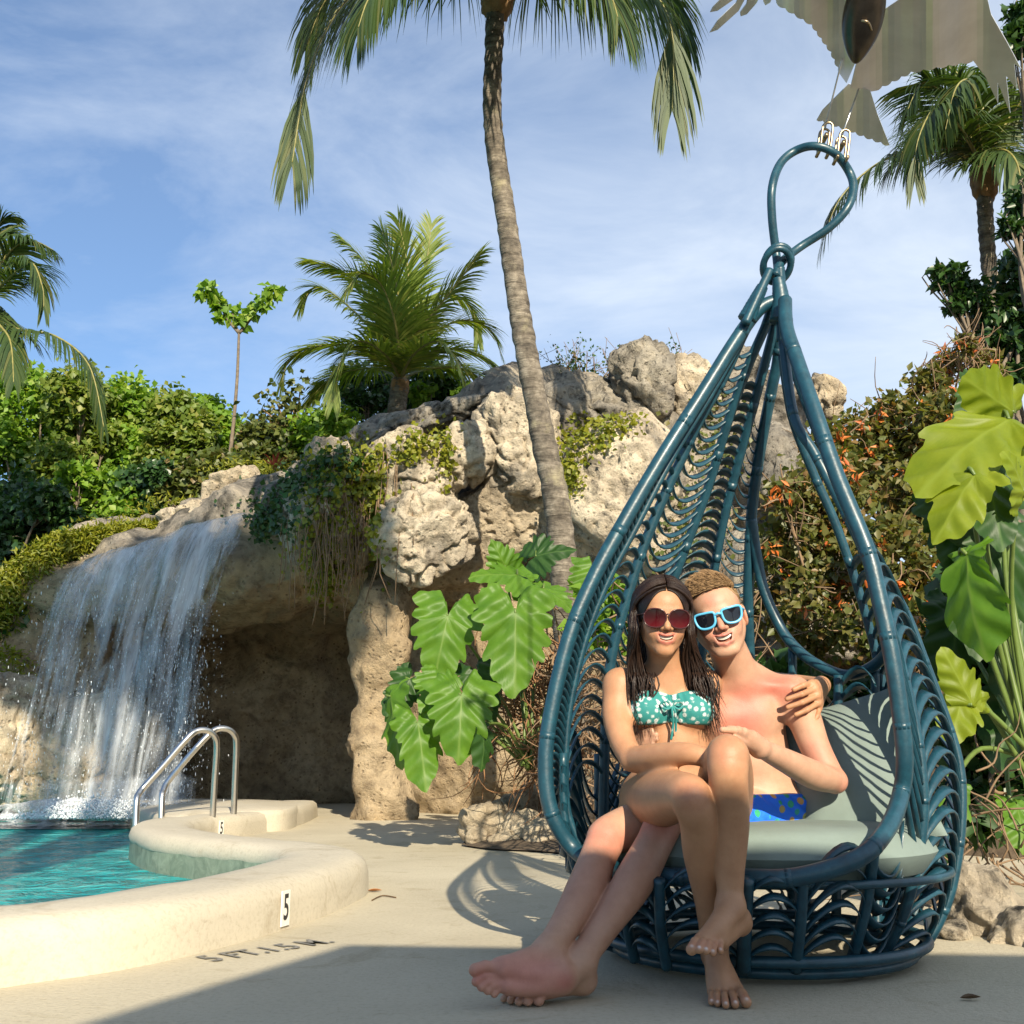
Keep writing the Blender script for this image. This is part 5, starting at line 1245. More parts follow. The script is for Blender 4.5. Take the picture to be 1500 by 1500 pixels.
L_mid = leafmat('leaf_green', (0.105, 0.215, 0.018), (0.20, 0.33, 0.034), .42, .5, (0.28, 0.36, 0.05))
L_mid2 = leafmat('leaf_yellow_green', (0.10, 0.165, 0.022), (0.19, 0.245, 0.04), .4, .5, (0.29, 0.29, 0.07))
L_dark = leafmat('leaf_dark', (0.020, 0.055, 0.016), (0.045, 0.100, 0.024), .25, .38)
L_olive = leafmat('leaf_olive', (0.055, 0.085, 0.018), (0.12, 0.14, 0.030), .3, .5, (0.17, 0.12, 0.04))
L_lime = leafmat('leaf_lime', (0.13, 0.17, 0.012), (0.24, 0.24, 0.018), .35, .5)
L_fire = leafmat('leaf_firebush', (0.085, 0.115, 0.024), (0.17, 0.155, 0.045), .38, .45, (0.22, 0.125, 0.045))
L_red = leafmat('leaf_red', (0.16, 0.025, 0.03), (0.28, 0.06, 0.05), .2, .4)
L_flower = leafmat('petal_orange', (0.50, 0.10, 0.02), (0.62, 0.20, 0.04), .25, .5, None, (1, 1, 1))
GT = 'leafy trees behind the waterfall'
BG = [((20, 620, 18.5), [(20, 590, 62), (-30, 660, 60), (60, 660, 62)], 'tallest bright green tree, partly under the drooping palm frond at the photo left edge', L_mid),
      ((115, 640, 18), [(110, 580, 50), (140, 640, 55), (90, 690, 50)], 'bright green tree right below the drooping palm frond tip', L_mid2),
      ((195, 660, 18.5), [(180, 590, 46), (205, 640, 50), (190, 700, 46)], 'rounded bright green tree in the middle of the left tree row', L_mid),
      ((265, 660, 18), [(255, 606, 40), (280, 650, 46), (240, 690, 40)], 'pale green tree left of the thin forked sapling', L_mid2),
      ((318, 650, 19), [(300, 610, 34), (330, 640, 36), (350, 680, 34)], 'small green tree behind the stem of the thin sapling', L_mid),
      ((40, 780, 16.5), [(30, 750, 62), (-20, 810, 60), (80, 790, 44)], 'darker green tree low at the photo left edge above the ground cover', L_dark),
      ((130, 770, 16.5), [(120, 730, 50), (150, 770, 40), (190, 745, 40)], 'mid green bush above the yellow ground cover', L_mid),
      ((225, 750, 16.5), [(215, 715, 36), (245, 730, 34)], 'dark bush between the trees and the cream rocks', L_dark),
      ((295, 720, 16), [(290, 700, 36), (330, 690, 34), (250, 720, 26)], 'brownish olive bush above the cream rocks', L_olive),
      ((390, 660, 17), [(380, 650, 36), (420, 640, 36), (410, 680, 30)], 'olive shrub between sapling and mid palm', L_olive),
      ((465, 650, 17), [(455, 640, 36), (490, 620, 34), (510, 650, 30)], 'bright shrub at the left foot of the mid palm', L_mid),
      ((655, 610, 17.5), [(640, 590, 34), (690, 600, 36), (720, 590, 30)], 'green shrub at the right foot of the mid palm', L_mid),
      ((545, 600, 18), [(540, 570, 46), (640, 560, 46), (590, 600, 40)], 'dark shrub filling in behind the mid palm trunk', L_dark)]
for (bx_, by_, Y), cl_, lab, mat in BG:
    cs = []
    for (x, y, r) in cl_:
        cs.append(clump(x, y, r, Y + random.uniform(-.4, .4)))
        for k in range(2): cs.append(clump(x + random.uniform(-.7, .7) * r, y + random.uniform(-.6, .7) * r, r * .55, Y + random.uniform(-.8, .3)))
    b0 = W(bx_, by_ + 70, Y); b0[2] = min(b0[2], 1.6)
    tree('leafy_tree' if 'tree' in lab else 'shrub', lab, 'tree' if 'tree' in lab else 'shrub', b0, cs, 9000 if 'tree' in lab else 4200, .115, mat, GT if 'tree' in lab else 'shrubs round the grotto', per=14, sub=.36, up=.7)
# loose branch with few leaves at the left of the mid palm
t = thing('sapling', 'spindly shrub with sparse leaves against the sky left of the mid palm', 'sapling', W(420, 660, 17))
mb = MB(); P = []
for e in ((385, 600), (405, 590), (425, 575), (440, 565), (395, 620), (430, 600)):
    mb.tube(spline([W(420, 660, 17), W((420 + e[0]) / 2 + 4, 620, 17), W(*e, 17)], 4), np.linspace(.03, .008, 9), 5); P += [W(*e, 17) + npr.normal(size=3) * .14 for _ in range(34)]
mb.build('stem', M_twig, t); v, f = leaves(P, .12, .4); link('foliage', mesh_np('foliage', v, f), L_olive, t)
# thin forked sapling
t = thing('forked_sapling', 'tall thin sapling with two leafy tufts forming a Y against the sky', 'tree', W(330, 690, 17))
mb = MB(); k_ = W(350, 488, 17)
mb.tube(spline([W(330, 720, 17), W(340, 640, 17), W(347, 560, 17), k_], 8), np.linspace(.038, .020, 25), 8)
for e in ((318, 440), (340, 455), (372, 455), (392, 428)): mb.tube(spline([k_, (k_ + W(*e, 17)) / 2 + (0, 0, -.05), W(*e, 17)], 4), np.linspace(.03, .012, 9), 6)
mb.build('trunk', M_bark, t); P = []
for x, y, r, n in ((304, 426, 17, 80), (322, 442, 15, 54), (342, 462, 11, 30), (384, 442, 16, 64), (398, 426, 14, 60), (368, 458, 11, 32), (355, 470, 10, 20), (324, 466, 9, 20), (350, 448, 8, 8)): P.append(inball(n, *clump(x, y, r, 17), .3))
v, f = leaves(np.concatenate(P), .15, .45, .42, None, .8); link('crown', mesh_np('crown', v, f), L_mid, t)
# dark tree at the right edge
GR = 'trees at the right edge'
cs = [clump(x, y, r, 9.2) for x, y, r in ((1392, 408, 24), (1425, 432, 26), (1455, 460, 30), (1490, 400, 34), (1440, 500, 22), (1400, 445, 16), (1490, 500, 36), (1480, 555, 28), (1505, 450, 36), (1375, 400, 12))]
tree('broadleaf_tree', 'dark glossy small leaved tree in front of the right palm trunk', 'tree', W(1520, 1000, 9.2), cs, 4200, .095, L_dark, GR, per=14, sub=.26, limb=.045, asp=.3, drop=.5)
cs = [clump(x, y, r, 8.6) for x, y, r in ((1495, 60, 26), (1510, 20, 30), (1500, 290, 26), (1480, 330, 16), (1520, 330, 30))]
tree('broadleaf_tree', 'leafy branch tips entering at the top right edge beside the bird', 'tree', W(1640, 1000, 8.6), cs, 1800, .095, L_dark, GR, per=14, sub=.26, limb=.045, asp=.3, drop=.5)

# ------------------------------------------------------------------ palms
L_palm = leafmat('palm_leaf', (0.028, 0.060, 0.014), (0.058, 0.098, 0.022), .30, .55, (0.12, 0.13, 0.035))
L_palmy = leafmat('palm_leaf_young', (0.12, 0.185, 0.024), (0.20, 0.255, 0.045), .4, .5, (0.30, 0.29, 0.07))
M_rach = plain('palm_rachis', (0.22, 0.20, 0.06), 0.5, var=0.3)
def palmtrunk_mat():
    m, nt, b = nmat('palm_trunk'); g = nt.nodes.new('ShaderNodeNewGeometry'); co = g.outputs['Position']
    mpn = nt.nodes.new('ShaderNodeMapping'); mpn.inputs['Scale'].default_value = (1.2, 1.2, 8); nt.links.new(co, mpn.inputs[0])
    r_ = noise_tex(nt, 2.2, 4, 0.6, mpn.outputs[0], 0.4); n2 = noise_tex(nt, 9, 7, 0.7, co)
    c = ramp(nt, n2, [(0.32, (0.055, 0.047, 0.038)), (0.5, (0.14, 0.118, 0.092)), (0.70, (0.30, 0.26, 0.205))])
    c = mixc(nt, 0.75, c, ramp(nt, r_, [(0.36, (0.35, 0.33, 0.31)), (0.5, (1, 1, 1))]), 'MULTIPLY')
    l_ = ramp(nt, noise_tex(nt, 3.1, 6, 0.7, co), [(0.56, (0, 0, 0)), (0.70, (0.7, 0.7, 0.7))]); c = mixc(nt, l_, c, (0.30, 0.265, 0.165))
    nt.links.new(c, b.inputs['Base Color']); b.inputs['Roughness'].default_value = 0.95; bump(nt, b, r_, 0.8, 0.04); return m
M_palm = palmtrunk_mat()
M_fibre = plain('palm_fibre', (0.24, 0.14, 0.065), 0.95, var=0.5, scale=9, bstr=1.0, bscale=25)
def frond(rach, ll, parent, mat, hang=0.75, n=58, w=.030, spread=.65, seed=0, flip=0.0):
    rg = np.random.RandomState(seed); q = resample(spline(rach, 8), n); T = np.gradient(q, axis=0); T /= np.linalg.norm(T, axis=1)[:, None]
    mb = MB(); mb.tube(q, np.linspace(.028, .005, n), 6); fr_ = mb.build('frond', M_rach, parent)
    V, F, o = [], [], 0
    for i in range(6, n):
        s = i / (n - 1); prof_ = min(1, .35 + s * 3) * (1 - .60 * max(0, (s - .5) / .5) ** 1.3)
        up = np.array((0, 0, 1.0)); side = np.cross(T[i], up)
        if np.linalg.norm(side) < .15: side = np.array((1.0, 0, 0))
        side /= np.linalg.norm(side); nu = np.cross(side, T[i])
        for sg in (-1, 1):
            if rg.rand() < .05: continue
            L = ll * prof_ * rg.uniform(.82, 1.1); d = side * sg * spread * (1 - .35 * s) + T[i] * (.45 + .60 * s) + nu * .28 * (1 - s) + rg.normal(size=3) * .06; d /= np.linalg.norm(d)
            p = q[i].copy(); m_ = 5; A, B_ = [], []
            for k in range(m_):
                tt = k / (m_ - 1); ww = w * (.55 + .9 * tt) * (1 - tt) ** .6 if tt < 1 else .001
                ww = w * math.sin(math.pi * min(1, .18 + .82 * tt)) ** .7 if tt < 1 else .001
                wd = np.cross(d, nu + rg.normal(size=3) * .05); wd /= np.linalg.norm(wd) + 1e-9
                A.append(p + wd * ww / 2); B_.append(p - wd * ww / 2)
                d = d + np.array((0, 0, -1.0)) * hang * (.20 + .30 * tt) ; d /= np.linalg.norm(d); p = p + d * L / (m_ - 1)
            V.append(np.array(A + B_)); F += [(o + k, o + k + 1, o + m_ + k + 1, o + m_ + k) for k in range(m_ - 1)]; o += 2 * m_
    link('leaflets', mesh_np('leaflets', np.concatenate(V), np.array(F)), mat, fr_)
def palm(name, label, base, trunkpts, tr_, crown, fronds, ll, Y, mat, group='coconut palms', hang=.75, w=.03, n=58, nuts=True, fib=(.17, .28)):
    t = thing(name, label, 'palm tree', base, group); q = spline(trunkpts, 14); r = np.interp(np.linspace(0, 1, len(q)), np.linspace(0, 1, len(tr_)), tr_)
    q = resample(q, 150); r = np.interp(np.linspace(0, 1, 150), np.linspace(0, 1, len(r)), r) * (1 + .035 * np.sign(np.sin(np.arange(150) * 1.9)) + .02 * npr.normal(size=150))
    mb = MB(); mb.tube(q, r, 16); mb.build('trunk', M_palm, t)
    v, f = ICO[4]; d = 1 + .22 * fbm(v * 2.2 + 3, 3) + .10 * fbm(v * 6, 2)
    link('crown_shaft', mesh_np('crown_shaft', v * d[:, None] * np.array((fib[0], fib[0], fib[1])) + crown - np.array((0, 0, fib[1] * .6)), f), M_fibre, t)
    for i, fr_ in enumerate(fronds):
        P = [np.asarray(crown)] + [W(x, y, Y + dy) for x, y, dy in fr_]; frond(P, ll, t, mat, hang, n, w, seed=i + int(Y * 10))
    return t
cr_ = W(728, -28, 9.5)
palm('coconut_palm', 'tallest coconut palm, curved trunk rising past the photo top beside the chair', G(845, 1225), [G(852, 1218) * np.array((1, 1, 0)), W(822, 790, 9.5), W(795, 640, 9.5), W(765, 480, 9.5), W(743, 330, 9.5), W(722, 180, 9.5), W(724, 60, 9.5), cr_],
     [.165, .138, .122, .110, .102, .096, .088, .095], cr_,
     [[(620, -70, -.3), (515, -8, -.5), (455, 95, -.6), (428, 238, -.6)], [(640, -90, .4), (545, -60, .6), (480, -5, .7), (448, 70, .8)], [(660, -70, -.7), (590, -50, -1.2), (545, -10, -1.5), (525, 40, -1.6)],
      [(820, -85, -.2), (915, -55, -.4), (980, 30, -.5), (985, 160, -.5)], [(830, -70, .5), (915, -50, .9), (975, 0, 1.1), (1010, 70, 1.2)], [(800, -70, -.6), (850, -55, -1.0), (890, -15, -1.2), (905, 25, -1.3)],
      [(700, -140, .6), (650, -190, 1.0), (600, -190, 1.3), (560, -150, 1.4)], [(770, -140, .6), (820, -190, 1.0), (890, -190, 1.3), (930, -150, 1.4)], [(725, -150, -.8), (722, -220, -1.6), (720, -250, -2.2), (720, -230, -2.8)]],
     1.3, 9.5, L_palm, w=.026, n=130, hang=1.5)
# husks under the crown
cr_ = W(586, 556, 16)
palm('coconut_palm', 'short bushy palm with upright fronds rising behind the grotto rocks', W(580, 640, 16), [W(576, 660, 16), W(580, 610, 16), W(585, 570, 16), cr_], [.15, .14, .14, .13], cr_,
     [[(596, 480, 0), (598, 400, -.1), (584, 325, -.3)], [(570, 480, .2), (545, 400, .3), (500, 348, .3)], [(602, 480, .4), (622, 400, .5), (632, 330, .5)], [(562, 490, -.3), (520, 410, -.5), (455, 382, -.6)], [(610, 490, -.3), (650, 440, -.4), (703, 372, -.5)],
      [(550, 520, -.5), (490, 505, -.8), (430, 520, -.9), (412, 562, -.9)], [(560, 500, .3), (500, 440, .5), (462, 420, .6), (440, 450, .7)], [(620, 520, -.5), (680, 512, -.7), (735, 545, -.8), (748, 580, -.8)], [(625, 500, .4), (670, 470, .6), (715, 480, .7), (735, 520, .7)],
      [(605, 520, -.8), (640, 500, -1.2), (670, 530, -1.4), (680, 570, -1.4)], [(565, 520, -.8), (525, 500, -1.2), (495, 540, -1.4), (488, 590, -1.4)], [(580, 480, -.6), (560, 420, -1.0), (530, 400, -1.3), (505, 430, -1.5)], [(600, 470, .8), (650, 430, 1.2), (690, 450, 1.5), (700, 500, 1.6)],
      [(550, 540, .6), (490, 550, 1.0), (450, 590, 1.2)], [(630, 540, .6), (690, 545, 1.0), (720, 590, 1.2)], [(588, 470, -.5), (575, 390, -.8), (560, 340, -.9)]],
     .74, 16, L_palmy, w=.030, n=96, hang=.62, fib=(.14, .20))
cr_ = W(-18, 440, 14)
palm('coconut_palm', 'coconut palm cut by the left edge with one long drooping frond', W(-10, 640, 14), [W(-14, 960, 14), W(-20, 760, 14), W(-22, 600, 14), cr_], [.15, .14, .12, .12], cr_,
     [[(5, 380, 0), (40, 352, -.2), (78, 366, -.3)], [(-15, 370, .2), (-2, 330, .2), (12, 318, .2)], [(10, 410, -.5), (45, 385, -.8), (62, 420, -.9), (64, 450, -.9)], [(20, 480, -.6), (80, 492, -1.0), (130, 535, -1.2), (152, 625, -1.3)], [(-60, 400, 0), (-110, 390, 0), (-150, 430, 0)], [(-5, 470, -.8), (15, 500, -1.2), (20, 560, -1.4)], [(-40, 460, .6), (-70, 470, 1), (-90, 540, 1)]],
     .72, 14, L_palm, w=.028, n=100, hang=1.1)
cr_ = W(1440, 245, 12)
palm('coconut_palm', 'coconut palm at the right edge behind the metal bird, brown fibre at its crown', W(1500, 900, 12), [W(1515, 900, 12), W(1488, 620, 12), W(1465, 500, 12), W(1448, 380, 12), cr_], [.12, .105, .095, .09, .09], cr_,
     [[(1380, 215, -.4), (1300, 232, -.7), (1235, 285, -.9), (1205, 352, -.9)], [(1400, 160, -.2), (1355, 120, -.3), (1330, 160, -.4)], [(1420, 160, .3), (1395, 95, .5), (1360, 70, .5)], [(1440, 150, 0), (1450, 90, 0), (1470, 50, 0)], [(1480, 170, -.2), (1520, 130, -.4), (1570, 170, -.5)], [(1490, 230, -.5), (1540, 240, -.8), (1580, 320, -.9)],
      [(1410, 210, .6), (1350, 200, 1.0), (1300, 250, 1.2)], [(1460, 170, .7), (1500, 130, 1.1), (1540, 160, 1.3)], [(1405, 185, -.8), (1370, 160, -1.2), (1345, 205, -1.4), (1340, 260, -1.4)], [(1465, 220, -.8), (1490, 240, -1.2), (1500, 310, -1.3)], [(1430, 170, -.7), (1420, 120, -1.1), (1400, 130, -1.4), (1385, 190, -1.5)]],
     .90, 12, L_palm, w=.028, n=100, hang=1.1, fib=(.16, .30))

# ------------------------------------------------------------------ big lobed leaves
def bigleafmat(name, c0, c1, vein, trans, tint):
    m, nt, b = nmat(name); at = nt.nodes.new('ShaderNodeAttribute'); at.attribute_name = 'Col'; sp_ = nt.nodes.new('ShaderNodeSeparateColor'); nt.links.new(at.outputs['Color'], sp_.inputs[0])
    c = ramp(nt, noise_tex(nt, 7, 5, 0.6, nt.nodes.new('ShaderNodeNewGeometry').outputs['Position']), [(0.3, c0), (0.7, c1)]); c = mixc(nt, sp_.outputs[0], c, vein)
    nt.links.new(c, b.inputs['Base Color']); b.inputs['Roughness'].default_value = 0.48; b.inputs['Specular IOR Level'].default_value = 0.35
    t = nt.nodes.new('ShaderNodeBsdfTranslucent'); nt.links.new(mixc(nt, 1.0, c, tint, 'MULTIPLY'), t.inputs['Color'])
    mx_ = nt.nodes.new('ShaderNodeMixShader'); mx_.inputs[0].default_value = trans; nt.links.new(b.outputs[0], mx_.inputs[1]); nt.links.new(t.outputs[0], mx_.inputs[2]); nt.links.new(mx_.outputs[0], nt.nodes['Material Output'].inputs['Surface']); return m
M_phil = bigleafmat('philodendron_leaf', (0.060, 0.15, 0.011), (0.105, 0.215, 0.018), (0.13, 0.225, 0.035), .32, (1.5, 1.5, .5))
M_phil2 = bigleafmat('philodendron_leaf_yellow', (0.15, 0.215, 0.012), (0.235, 0.29, 0.018), (0.24, 0.31, 0.035), .45, (1.5, 1.4, .4))
M_phil3 = bigleafmat('philodendron_leaf_deep', (0.016, 0.05, 0.010), (0.03, 0.08, 0.014), (0.06, 0.12, 0.03), .25, (1.5, 1.5, .5))
M_stalk = plain('leaf_stalk', (0.10, 0.15, 0.03), 0.45, var=0.2)
def bigleaf(A, Bt, width, mat, parent, seed, hint=(0.15, -1.0, .45), fold=.25, ruffle=1.0, droop=.16, lob=.20):
    A, Bt = np.asarray(A), np.asarray(Bt); L = np.linalg.norm(Bt - A); e1 = (Bt - A) / L; n = np.array(hint, float); n -= e1 * (n @ e1); n /= np.linalg.norm(n); e2 = np.cross(n, e1)
    nth, nr = 151, 26; th = np.linspace(-R(166), R(166), nth)[:, None]; rr = np.linspace(0, 1, nr)[None, :]
    a = np.abs(th)
    base = np.interp(np.degrees(a), [0, 8, 20, 40, 65, 90, 115, 140, 158, 166], [1.0, .90, .74, .60, .55, .56, .60, .62, .52, .36])
    base = base * np.interp(np.degrees(a), [0, 30, 60, 180], [1, 1, width / (1.1 * L), width / (1.1 * L)])
    phf = lambda x, y: 2 * math.pi * 3.6 * (x / L - .62 * np.abs(y) / L * (1 + .25 * np.abs(y) / L)) + .5 * np.sin(seed + np.sign(y))
    pe = phf(L * base * np.cos(th), L * base * np.sin(th))
    Rd = L * base * (1 - lob * (.5 - .5 * np.cos(pe)) ** 2.0 * np.clip((a - .2) * 3, 0, 1)) * (1 + .06 * np.sin(th * 5 + seed * 2.3) + .025 * np.sin(th * 23 + seed))
    x = Rd * rr * np.cos(th); y = Rd * rr * np.sin(th)
    ph = phf(x, y)
    z = -fold * np.abs(y) * (1 - .4 * rr) + ruffle * .011 * L / .5 * np.cos(ph) * np.clip(np.abs(y) / (.1 * L), 0, 1) + ruffle * .030 * L * np.sin(th * 7 + seed * 3) * rr ** 3 + .05 * L * np.sin(x / L * 4 + seed) * rr
    z = z - droop * (x / L) ** 2 * L * np.sign(x) * (x > 0) - .16 * L * (rr ** 2) * (a > 1.6) * (a - 1.6)
    P = A + x[..., None] * e1 + y[..., None] * e2 + z[..., None] * n
    vein = np.clip(1 - np.abs(((ph / (2 * math.pi) + .5) % 1) - .5) / .07, 0, 1) * .35
    vein = np.maximum(vein, np.clip(1 - np.abs(y) / (.022 * L), 0, 1) * (x > 0)); col = np.zeros(P.shape); col[..., 0] = vein
    id_ = np.arange(nth * nr).reshape(nth, nr); fq = np.stack([id_[:-1, :-1], id_[1:, :-1], id_[1:, 1:], id_[:-1, 1:]], -1).reshape(-1, 4)
    return link('leaf', mesh_np('leaf', P.reshape(-1, 3), fq, True, col.reshape(-1, 3)), mat, parent)
def bigplant(label, base, lv, Y, hintx=.15, group='big leaved philodendrons'):
    t = thing('philodendron', label, 'plant', base, group); mb = MB()
    for i, (ax_, ay_, tx, ty, wd, dy, mat, kw) in enumerate(lv):
        A_, B_ = W(ax_, ay_, Y + dy), W(tx, ty, Y + dy + kw.pop('tilt', -.12)); s = 1 / ppm(Y + dy, A_[2])
        stalk = kw.pop('stalk', True)
        bigleaf(A_, B_, wd * s, mat, t, i * 1.7 + Y, **kw)
        if stalk: mb.tube(spline([np.asarray(base) + npr.normal(size=3) * .03, (A_ + base) / 2 + np.array((0, .15, .12)), A_ + np.array((0, .06, 0)), A_], 6), np.linspace(.013, .008, 19), 6)
    mb.build('stalks', M_stalk, t); return t
b0 = W(775, 1120, 8.0)
bigplant('glossy plant with huge lobed green leaves between grotto pillar and chair', b0, [
    (656, 902, 634, 1002, 108, -.3, M_phil, {}), (755, 898, 757, 1022, 120, -.5, M_phil, {}), (758, 842, 690, 838, 96, -.1, M_phil, {'hint': (0, -.7, .8)}), (676, 1018, 672, 1122, 112, -.7, M_phil, {}),
    (612, 1058, 626, 1152, 78, -.6, M_phil, {}), (572, 1020, 578, 1128, 60, -.35, M_phil, {'hint': (-.8, -.7, .2)}), (796, 862, 846, 892, 92, .1, M_phil, {'hint': (0, -.5, 1)}), (785, 815, 836, 800, 80, .35, M_phil3, {}),
    (868, 838, 850, 892, 70, .2, M_phil, {}), (600, 995, 565, 1050, 60, -.2, M_phil3, {}), (700, 985, 722, 1050, 66, -.2, M_phil3, {}), (740, 830, 722, 790, 60, .1, M_phil, {'hint': (0, -1, .3)}), (640, 1000, 618, 1040, 70, -.5, M_phil, {}), (880, 880, 905, 935, 70, .3, M_phil3, {}), (706, 1060, 714, 1130, 40, -.65, M_phil3, {'hint': (.8, -.6, .2)})], 8.0)
b1 = W(1520, 1130, 4.8)
bigplant('tall plant with yellow green lobed leaves at the right photo edge', b1, [
    (1484, 604, 1408, 548, 88, -.1, M_phil2, {'hint': (-.35, -1, -.1), 'tilt': -.2}), (1478, 614, 1356, 684, 104, -.2, M_phil2, {'hint': (-.2, -.9, .7), 'tilt': -.3}), (1428, 696, 1366, 778, 92, -.45, M_phil2, {'hint': (-.5, -.8, .3), 'tilt': -.1}),
    (1446, 694, 1480, 806, 130, -.3, M_phil3, {'hint': (.1, -1, .1)}), (1490, 640, 1530, 740, 110, -.1, M_phil2, {'hint': (.3, -1, .3)}), (1416, 812, 1424, 966, 70, -.4, M_phil, {'hint': (-.9, -.5, .1)}), (1470, 800, 1446, 960, 150, .1, M_phil3, {}),
    (1424, 1032, 1384, 950, 66, -.5, M_phil2, {'hint': (-.1, -1, .2), 'tilt': -.05}), (1412, 1010, 1392, 1090, 60, -.45, M_phil2, {'hint': (-.3, -1, .3)}), (1500, 900, 1490, 1030, 140, .3, M_phil3, {}), (1500, 1010, 1460, 1130, 130, .4, M_phil3, {}), (1405, 900, 1390, 1010, 100, .5, M_phil3, {}), (1440, 560, 1416, 620, 70, .2, M_phil3, {}), (1404, 1150, 1396, 1215, 40, -.3, M_phil, {}), (1395, 745, 1420, 850, 110, .2, M_phil3, {}), (1500, 720, 1480, 660, 70, -.4, M_phil2, {}), (1490, 1180, 1505, 1250, 60, .1, M_phil, {})], 4.8)

# ------------------------------------------------------------------ flowering bank right of the chair
GF = 'orange flowered shrubs on the bank'
FB = [('flowering shrub with scattered orange blossoms directly behind the chair right rim', (1200, 1000, 7.2), [(1170, 800, 62), (1215, 720, 60), (1190, 900, 60), (1140, 880, 45), (1240, 840, 60), (1150, 730, 34)], 5000),
      ('taller flowering shrub on the skyline right of the cream rock tip', (1300, 1000, 7.6), [(1260, 645, 48), (1320, 622, 52), (1300, 700, 66), (1380, 625, 48), (1210, 650, 34), (1425, 600, 36)], 5200),
      ('flowering shrub with thinner brown twigs beside the big yellow green leaves', (1330, 1050, 6.8), [(1310, 820, 66), (1350, 740, 60), (1290, 920, 56), (1370, 880, 56), (1340, 970, 50)], 5000),
      ('sparse shrub with pink tips on the skyline above the flowering bank', (1410, 900, 7.9), [(1390, 530, 18), (1415, 505, 16), (1360, 560, 28), (1440, 545, 30)], 1000)]
for j, (lab, (bx_, by_, Y), cl_, n) in enumerate(FB):
    cs = [clump(x, y, r, Y + random.uniform(-.35, .35), 1.0, .8) for x, y, r in cl_]
    b0 = W(bx_, by_ + 120, Y); t = tree('flowering_shrub', lab, 'shrub', b0, cs, n, .070, L_fire, GF, up=.35, limb=.022, trunkmat=M_twig, per=7, sub=.35, asp=.30, drop=.3, crown='foliage')
    mb = MB()
    for k in range(140):
        c, r = cs[k % len(cs)]; a = inball(1, c, r, .2)[0]; e = a + npr.normal(size=3) * .12; mb.tube(spline([a, (a + e) / 2 + npr.normal(size=3) * .05, e], 3), np.linspace(.006, .002, 7), 4)
    mb.build('twigs', M_twig, t); P = []
    for k in range(20 if j < 3 else 6):
        c, r = cs[k % len(cs)]; d = npr.normal(size=3); d[1] = -abs(d[1]) - .6; d /= np.linalg.norm(d); p = c + d * r * 1.0; P += [p + npr.normal(size=3) * .022 for _ in range(9)]
    v, f = leaves(np.array(P), .062, .1, .17); link('blossoms', mesh_np('blossoms', v, f), L_flower, t)
# shaded understory
GU = 'shaded shrubs low behind the chair'
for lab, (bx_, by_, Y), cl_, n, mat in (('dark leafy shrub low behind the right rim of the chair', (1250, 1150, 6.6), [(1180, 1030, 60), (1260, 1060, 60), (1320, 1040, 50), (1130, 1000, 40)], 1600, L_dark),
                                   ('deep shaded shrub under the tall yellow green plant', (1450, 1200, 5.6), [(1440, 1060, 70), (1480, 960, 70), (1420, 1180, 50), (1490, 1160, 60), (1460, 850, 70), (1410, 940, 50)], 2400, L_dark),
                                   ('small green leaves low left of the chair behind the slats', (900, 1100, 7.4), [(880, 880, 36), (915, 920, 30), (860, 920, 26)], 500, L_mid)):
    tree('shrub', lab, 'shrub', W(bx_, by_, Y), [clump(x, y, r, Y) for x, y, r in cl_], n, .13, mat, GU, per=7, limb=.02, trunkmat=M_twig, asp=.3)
# tangles of dry roots and twigs
def tangle(label, base, boxes, n, mat, rad, cat='dry roots', name='root_tangle'):
    mb = MB()
    for k in range(n):
        x0, y0, x1, y1, Y = boxes[k % len(boxes)]; a = W(npr.uniform(x0, x1), npr.uniform(y0, y1), Y + npr.uniform(-.35, .35)); L = npr.uniform(.25, .75)
        d = npr.normal(size=3); d[2] -= .35; d /= np.linalg.norm(d); pts = [a]
        for _ in range(4): d = d + npr.normal(size=3) * .45; d /= np.linalg.norm(d); pts.append(pts[-1] + d * L / 4)
        mb.tube(spline(pts, 3), np.linspace(rad, rad * .3, 13), 4)
    o = mb.build(name, mat); return tag(o, label, cat, 'dry root tangles')
tangle('tangled reddish dry roots hanging left of the chair behind the big leaves', None, [(715, 990, 840, 1110, 8.4), (770, 1040, 860, 1130, 8.2), (730, 950, 860, 1040, 8.4)], 420, M_root, .0075)
tangle('dry roots and stems behind the woven chair back', None, [(850, 950, 960, 1180, 6.6), (900, 880, 1100, 1000, 7.2), (1000, 1000, 1120, 1180, 6.6)], 360, M_twig, .0075)
tangle('dry crossed stems in the shade right of the chair', None, [(1400, 1100, 1500, 1280, 5.0), (1380, 1180, 1500, 1290, 4.9)], 42, M_twig, .0055)
# ------------------------------------------------------------------ growth on the rocks
def onrock(label, name, cat, polys, n, size, mat, kind=None, off=.03, drop=.3, group=None):
    P, Nn = [], []
    for k in range(n):
        x, y, sx_, sy_ = polys[k % len(polys)]; h, nr_ = rockhit(npr.normal(x, sx_), npr.normal(y, sy_))
        if h is None: continue
        P.append(h + nr_ * npr.uniform(0, off)); Nn.append(nr_)
    v, f = leaves(np.array(P), size, .2, .45, np.array(Nn), drop); o = link(name, mesh_np(name, v, f), mat); return tag(o, label, cat, group, kind)
GV = 'creepers on the grotto rocks'
onrock('yellow green creeper hanging in strands over the boulder above the cave', 'creeper', 'creeper', [(490, 740, 26, 50), (470, 800, 18, 36), (505, 700, 34, 26), (478, 840, 10, 16), (530, 690, 16, 22), (548, 740, 8, 40)], 2100, .062, L_lime, None, .10, .9, GV)
onrock('bright tuft of creeper on top of the crevice boulder', 'creeper', 'creeper', [(628, 648, 20, 12), (600, 660, 10, 10), (655, 664, 6, 24)], 480, .060, L_lime, None, .12, .3, GV)
